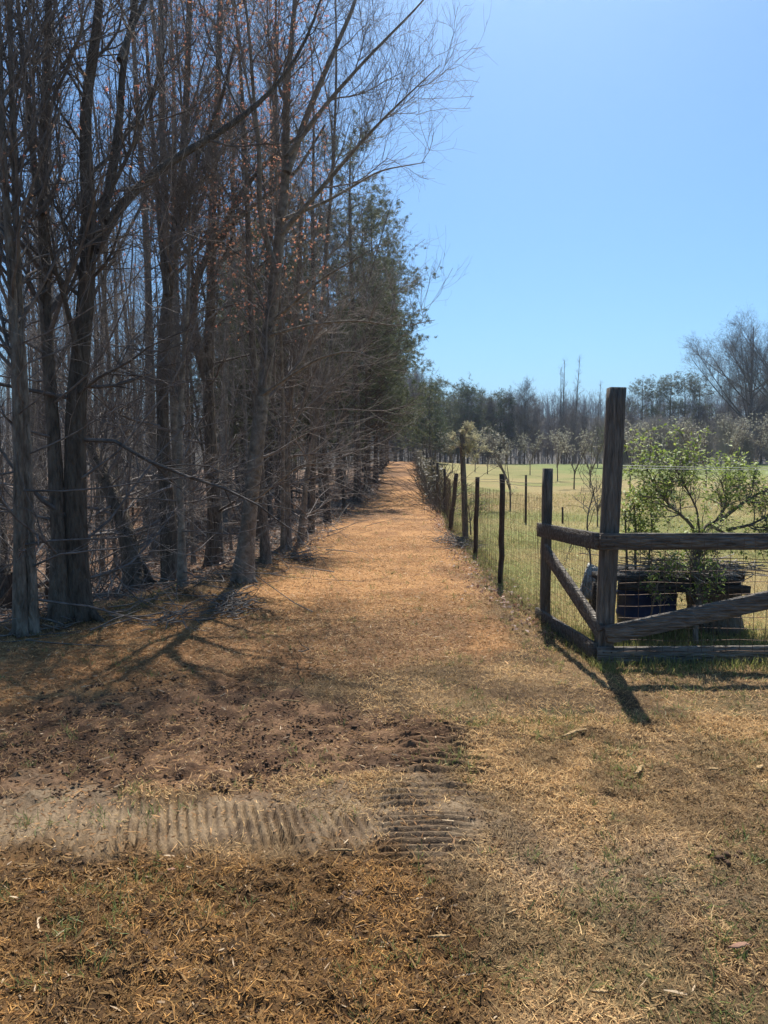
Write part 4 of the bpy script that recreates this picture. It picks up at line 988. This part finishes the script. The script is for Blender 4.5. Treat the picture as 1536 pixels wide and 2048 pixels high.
# ------------------------------------------------------------------ loose bits lying on the ground
M_chipy = bark('fresh_split_wood', (.16, .095, .045), (.40, .26, .12), (.60, .45, .24), (20, 4, 20), .9, .5, .1)
def slab(px_, py_, L, Wd, ang, lab, name='wood_scrap', mat=M_chipy, curve=.12, th=.008, grp=None, cat='wood scrap'):
    b = gp(px_, py_); n = 9; t = np.linspace(-.5, .5, n); V = []
    for i, u in enumerate(t):
        w_ = Wd * (1 - (abs(u) * 2) ** 3 * .75) * rng.uniform(.6, 1.15); zc = curve * L * (.25 - u * u) * 1.6 + .012; yc = curve * L * (u * u) * 1.2 + rng.normal(0, Wd * .1)
        for sx_, sz in ((-1, 0), (-.4, .4), (.4, .4), (1, 0), (.4, -.6), (-.4, -.6)): V.append((u * L, yc + sx_ * w_ / 2, zc + sz * th))
    Q = [(i * 6 + j, i * 6 + (j + 1) % 6, (i + 1) * 6 + (j + 1) % 6, (i + 1) * 6 + j) for i in range(n - 1) for j in range(6)]
    Q += [(5, 4, 1, 0), (4, 3, 2, 1), ((n-1)*6, (n-1)*6+1, (n-1)*6+4, (n-1)*6+5), ((n-1)*6+1, (n-1)*6+2, (n-1)*6+3, (n-1)*6+4)]
    o = obj(name, mesh_np(name, np.array(V), Q, mats=[mat]), loc=tuple(b + [0, 0, .006]), label=lab, cat=cat, group=grp); o.rotation_euler = (0, 0, ang); return o
slab(1152, 1474, .2, .032, .55, 'largest curved strip of bark on the grass left of the tall post shadow', 'bark_strip', cat='bark strip', curve=.22, th=.009)
slab(1280, 1546, .12, .03, .9, 'yellow wood chip below the tall post shadow')
slab(1520, 1541, .07, .03, .7, 'small pale wood chip near the right border')
slab(1427, 1545, .06, .022, .2, 'small tan wood chip left of the one at the right border')
slab(878, 1884, .075, .012, .05, 'thin straight splinter left of the lower middle of the picture')
slab(1024, 1834, .05, .012, .6, 'short splinter in the grass, lower right of centre')
slab(583, 1408, .12, .012, -.25, 'pale stick lying on the upper rim of the dark soil patch')
slab(222, 1414, .12, .012, -.05, 'reddish splinter above the left of the dark soil patch')
slab(682, 1710, .09, .012, .02, 'flat splinter at the lower rim of the dusty strip')
slab(500, 1562, .05, .018, 1.2, 'whitish sliver sticking up from the grass at the rim of the dark soil')
slab(1200, 1995, .05, .014, .0, 'orange sliver at the bottom of the picture, right half')
n_ = newmat('dead_leaf_skin'); n_[2].inputs['Base Color'].default_value = (.27, .15, .10, 1)
slab(342, 1751, .038, .02, .4, 'curled pinkish dead leaf on the brown mulch in the foreground', 'dead_leaf', n_[0], .4, .003, cat='leaf')
slab(1484, 1908, .075, .025, .2, 'large curled brown leaf at the lower right', 'dead_leaf', n_[0], .5, .003, cat='leaf')
# clods
cl = Geo(); cn = []
def clods(n, pl_=None, pts=None, smin=.004, smax=.014):
    if pts is None:
        lo = pl_.min(0); hi = pl_.max(0); p = rng.uniform(lo, hi, (n * 2, 2)); p = p[sdist(p[:, 0], p[:, 1], pl_) > 0][:n]
    else: p = pts
    n = len(p); z = H(p[:, 0], p[:, 1]); s_ = rng.uniform(smin, smax, n) * rng.uniform(.5, 1, n)
    base = np.array([[1, 0, 0], [.5, .87, .1], [-.5, .87, 0], [-1, 0, .1], [-.5, -.87, 0], [.5, -.87, .05], [.1, .1, .8], [0, 0, -.6]])
    Tt = [(i, (i + 1) % 6, 6) for i in range(6)] + [((i + 1) % 6, i, 7) for i in range(6)]
    V = base[None] * s_[:, None, None] * rng.uniform(.6, 1.4, (n, 8, 3)); V += np.stack([p[:, 0], p[:, 1], z + .004], -1)[:, None, :]
    cl.add(V.reshape(-1, 3), None, (np.array(Tt)[None] + (np.arange(n) * 8)[:, None, None]).reshape(-1, 3))
clods(3600, Z_soil); clods(700, Z_hump, smin=.006, smax=.022); clods(900, Z_brown, smax=.007); clods(250, Z_grey, smax=.008); clods(700, Z_mulch, smin=.005, smax=.018)
for px_, py_, k in ((310, 1925, 60), (705, 1795, 26), (400, 1745, 30), (280, 1880, 25), (1460, 1720, 14), (460, 1212, 60), (480, 1222, 50), (210, 1412, 40), (330, 1398, 60), (560, 1225, 40)):
    b = gp(px_, py_); clods(k, pts=b[:2] + rng.normal(0, .035 * b[1] / 3, (k, 2)), smin=.006, smax=.02)
mm, n2_, b2_ = newmat('dark_earth'); nz = N(n2_, 'ShaderNodeTexNoise', Scale=30, Detail=4); r_ = ramp(n2_, [(.35, (.05, .028, .016)), (.65, (.13, .075, .042))]); n2_.links.new(nz.outputs[0], r_.inputs[0]); n2_.links.new(r_.outputs[0], b2_.inputs['Base Color'])
obj('clods', cl.mesh('clods', mm), kind='stuff', label='dark clods of turned earth scattered over the foreground')

# ------------------------------------------------------------------ the air
V = [(x_, y_, z_) for x_ in (-900, 900) for y_ in (-230, 1150) for z_ in (-14, 75)]
Q = [(0, 1, 3, 2), (4, 6, 7, 5), (0, 4, 5, 1), (2, 3, 7, 6), (0, 2, 6, 4), (1, 5, 7, 3)]
obj('haze', mesh_np('haze', V, Q, mats=[hz]), kind='stuff', label='thin pale haze in the air, also standing in for lens glare')
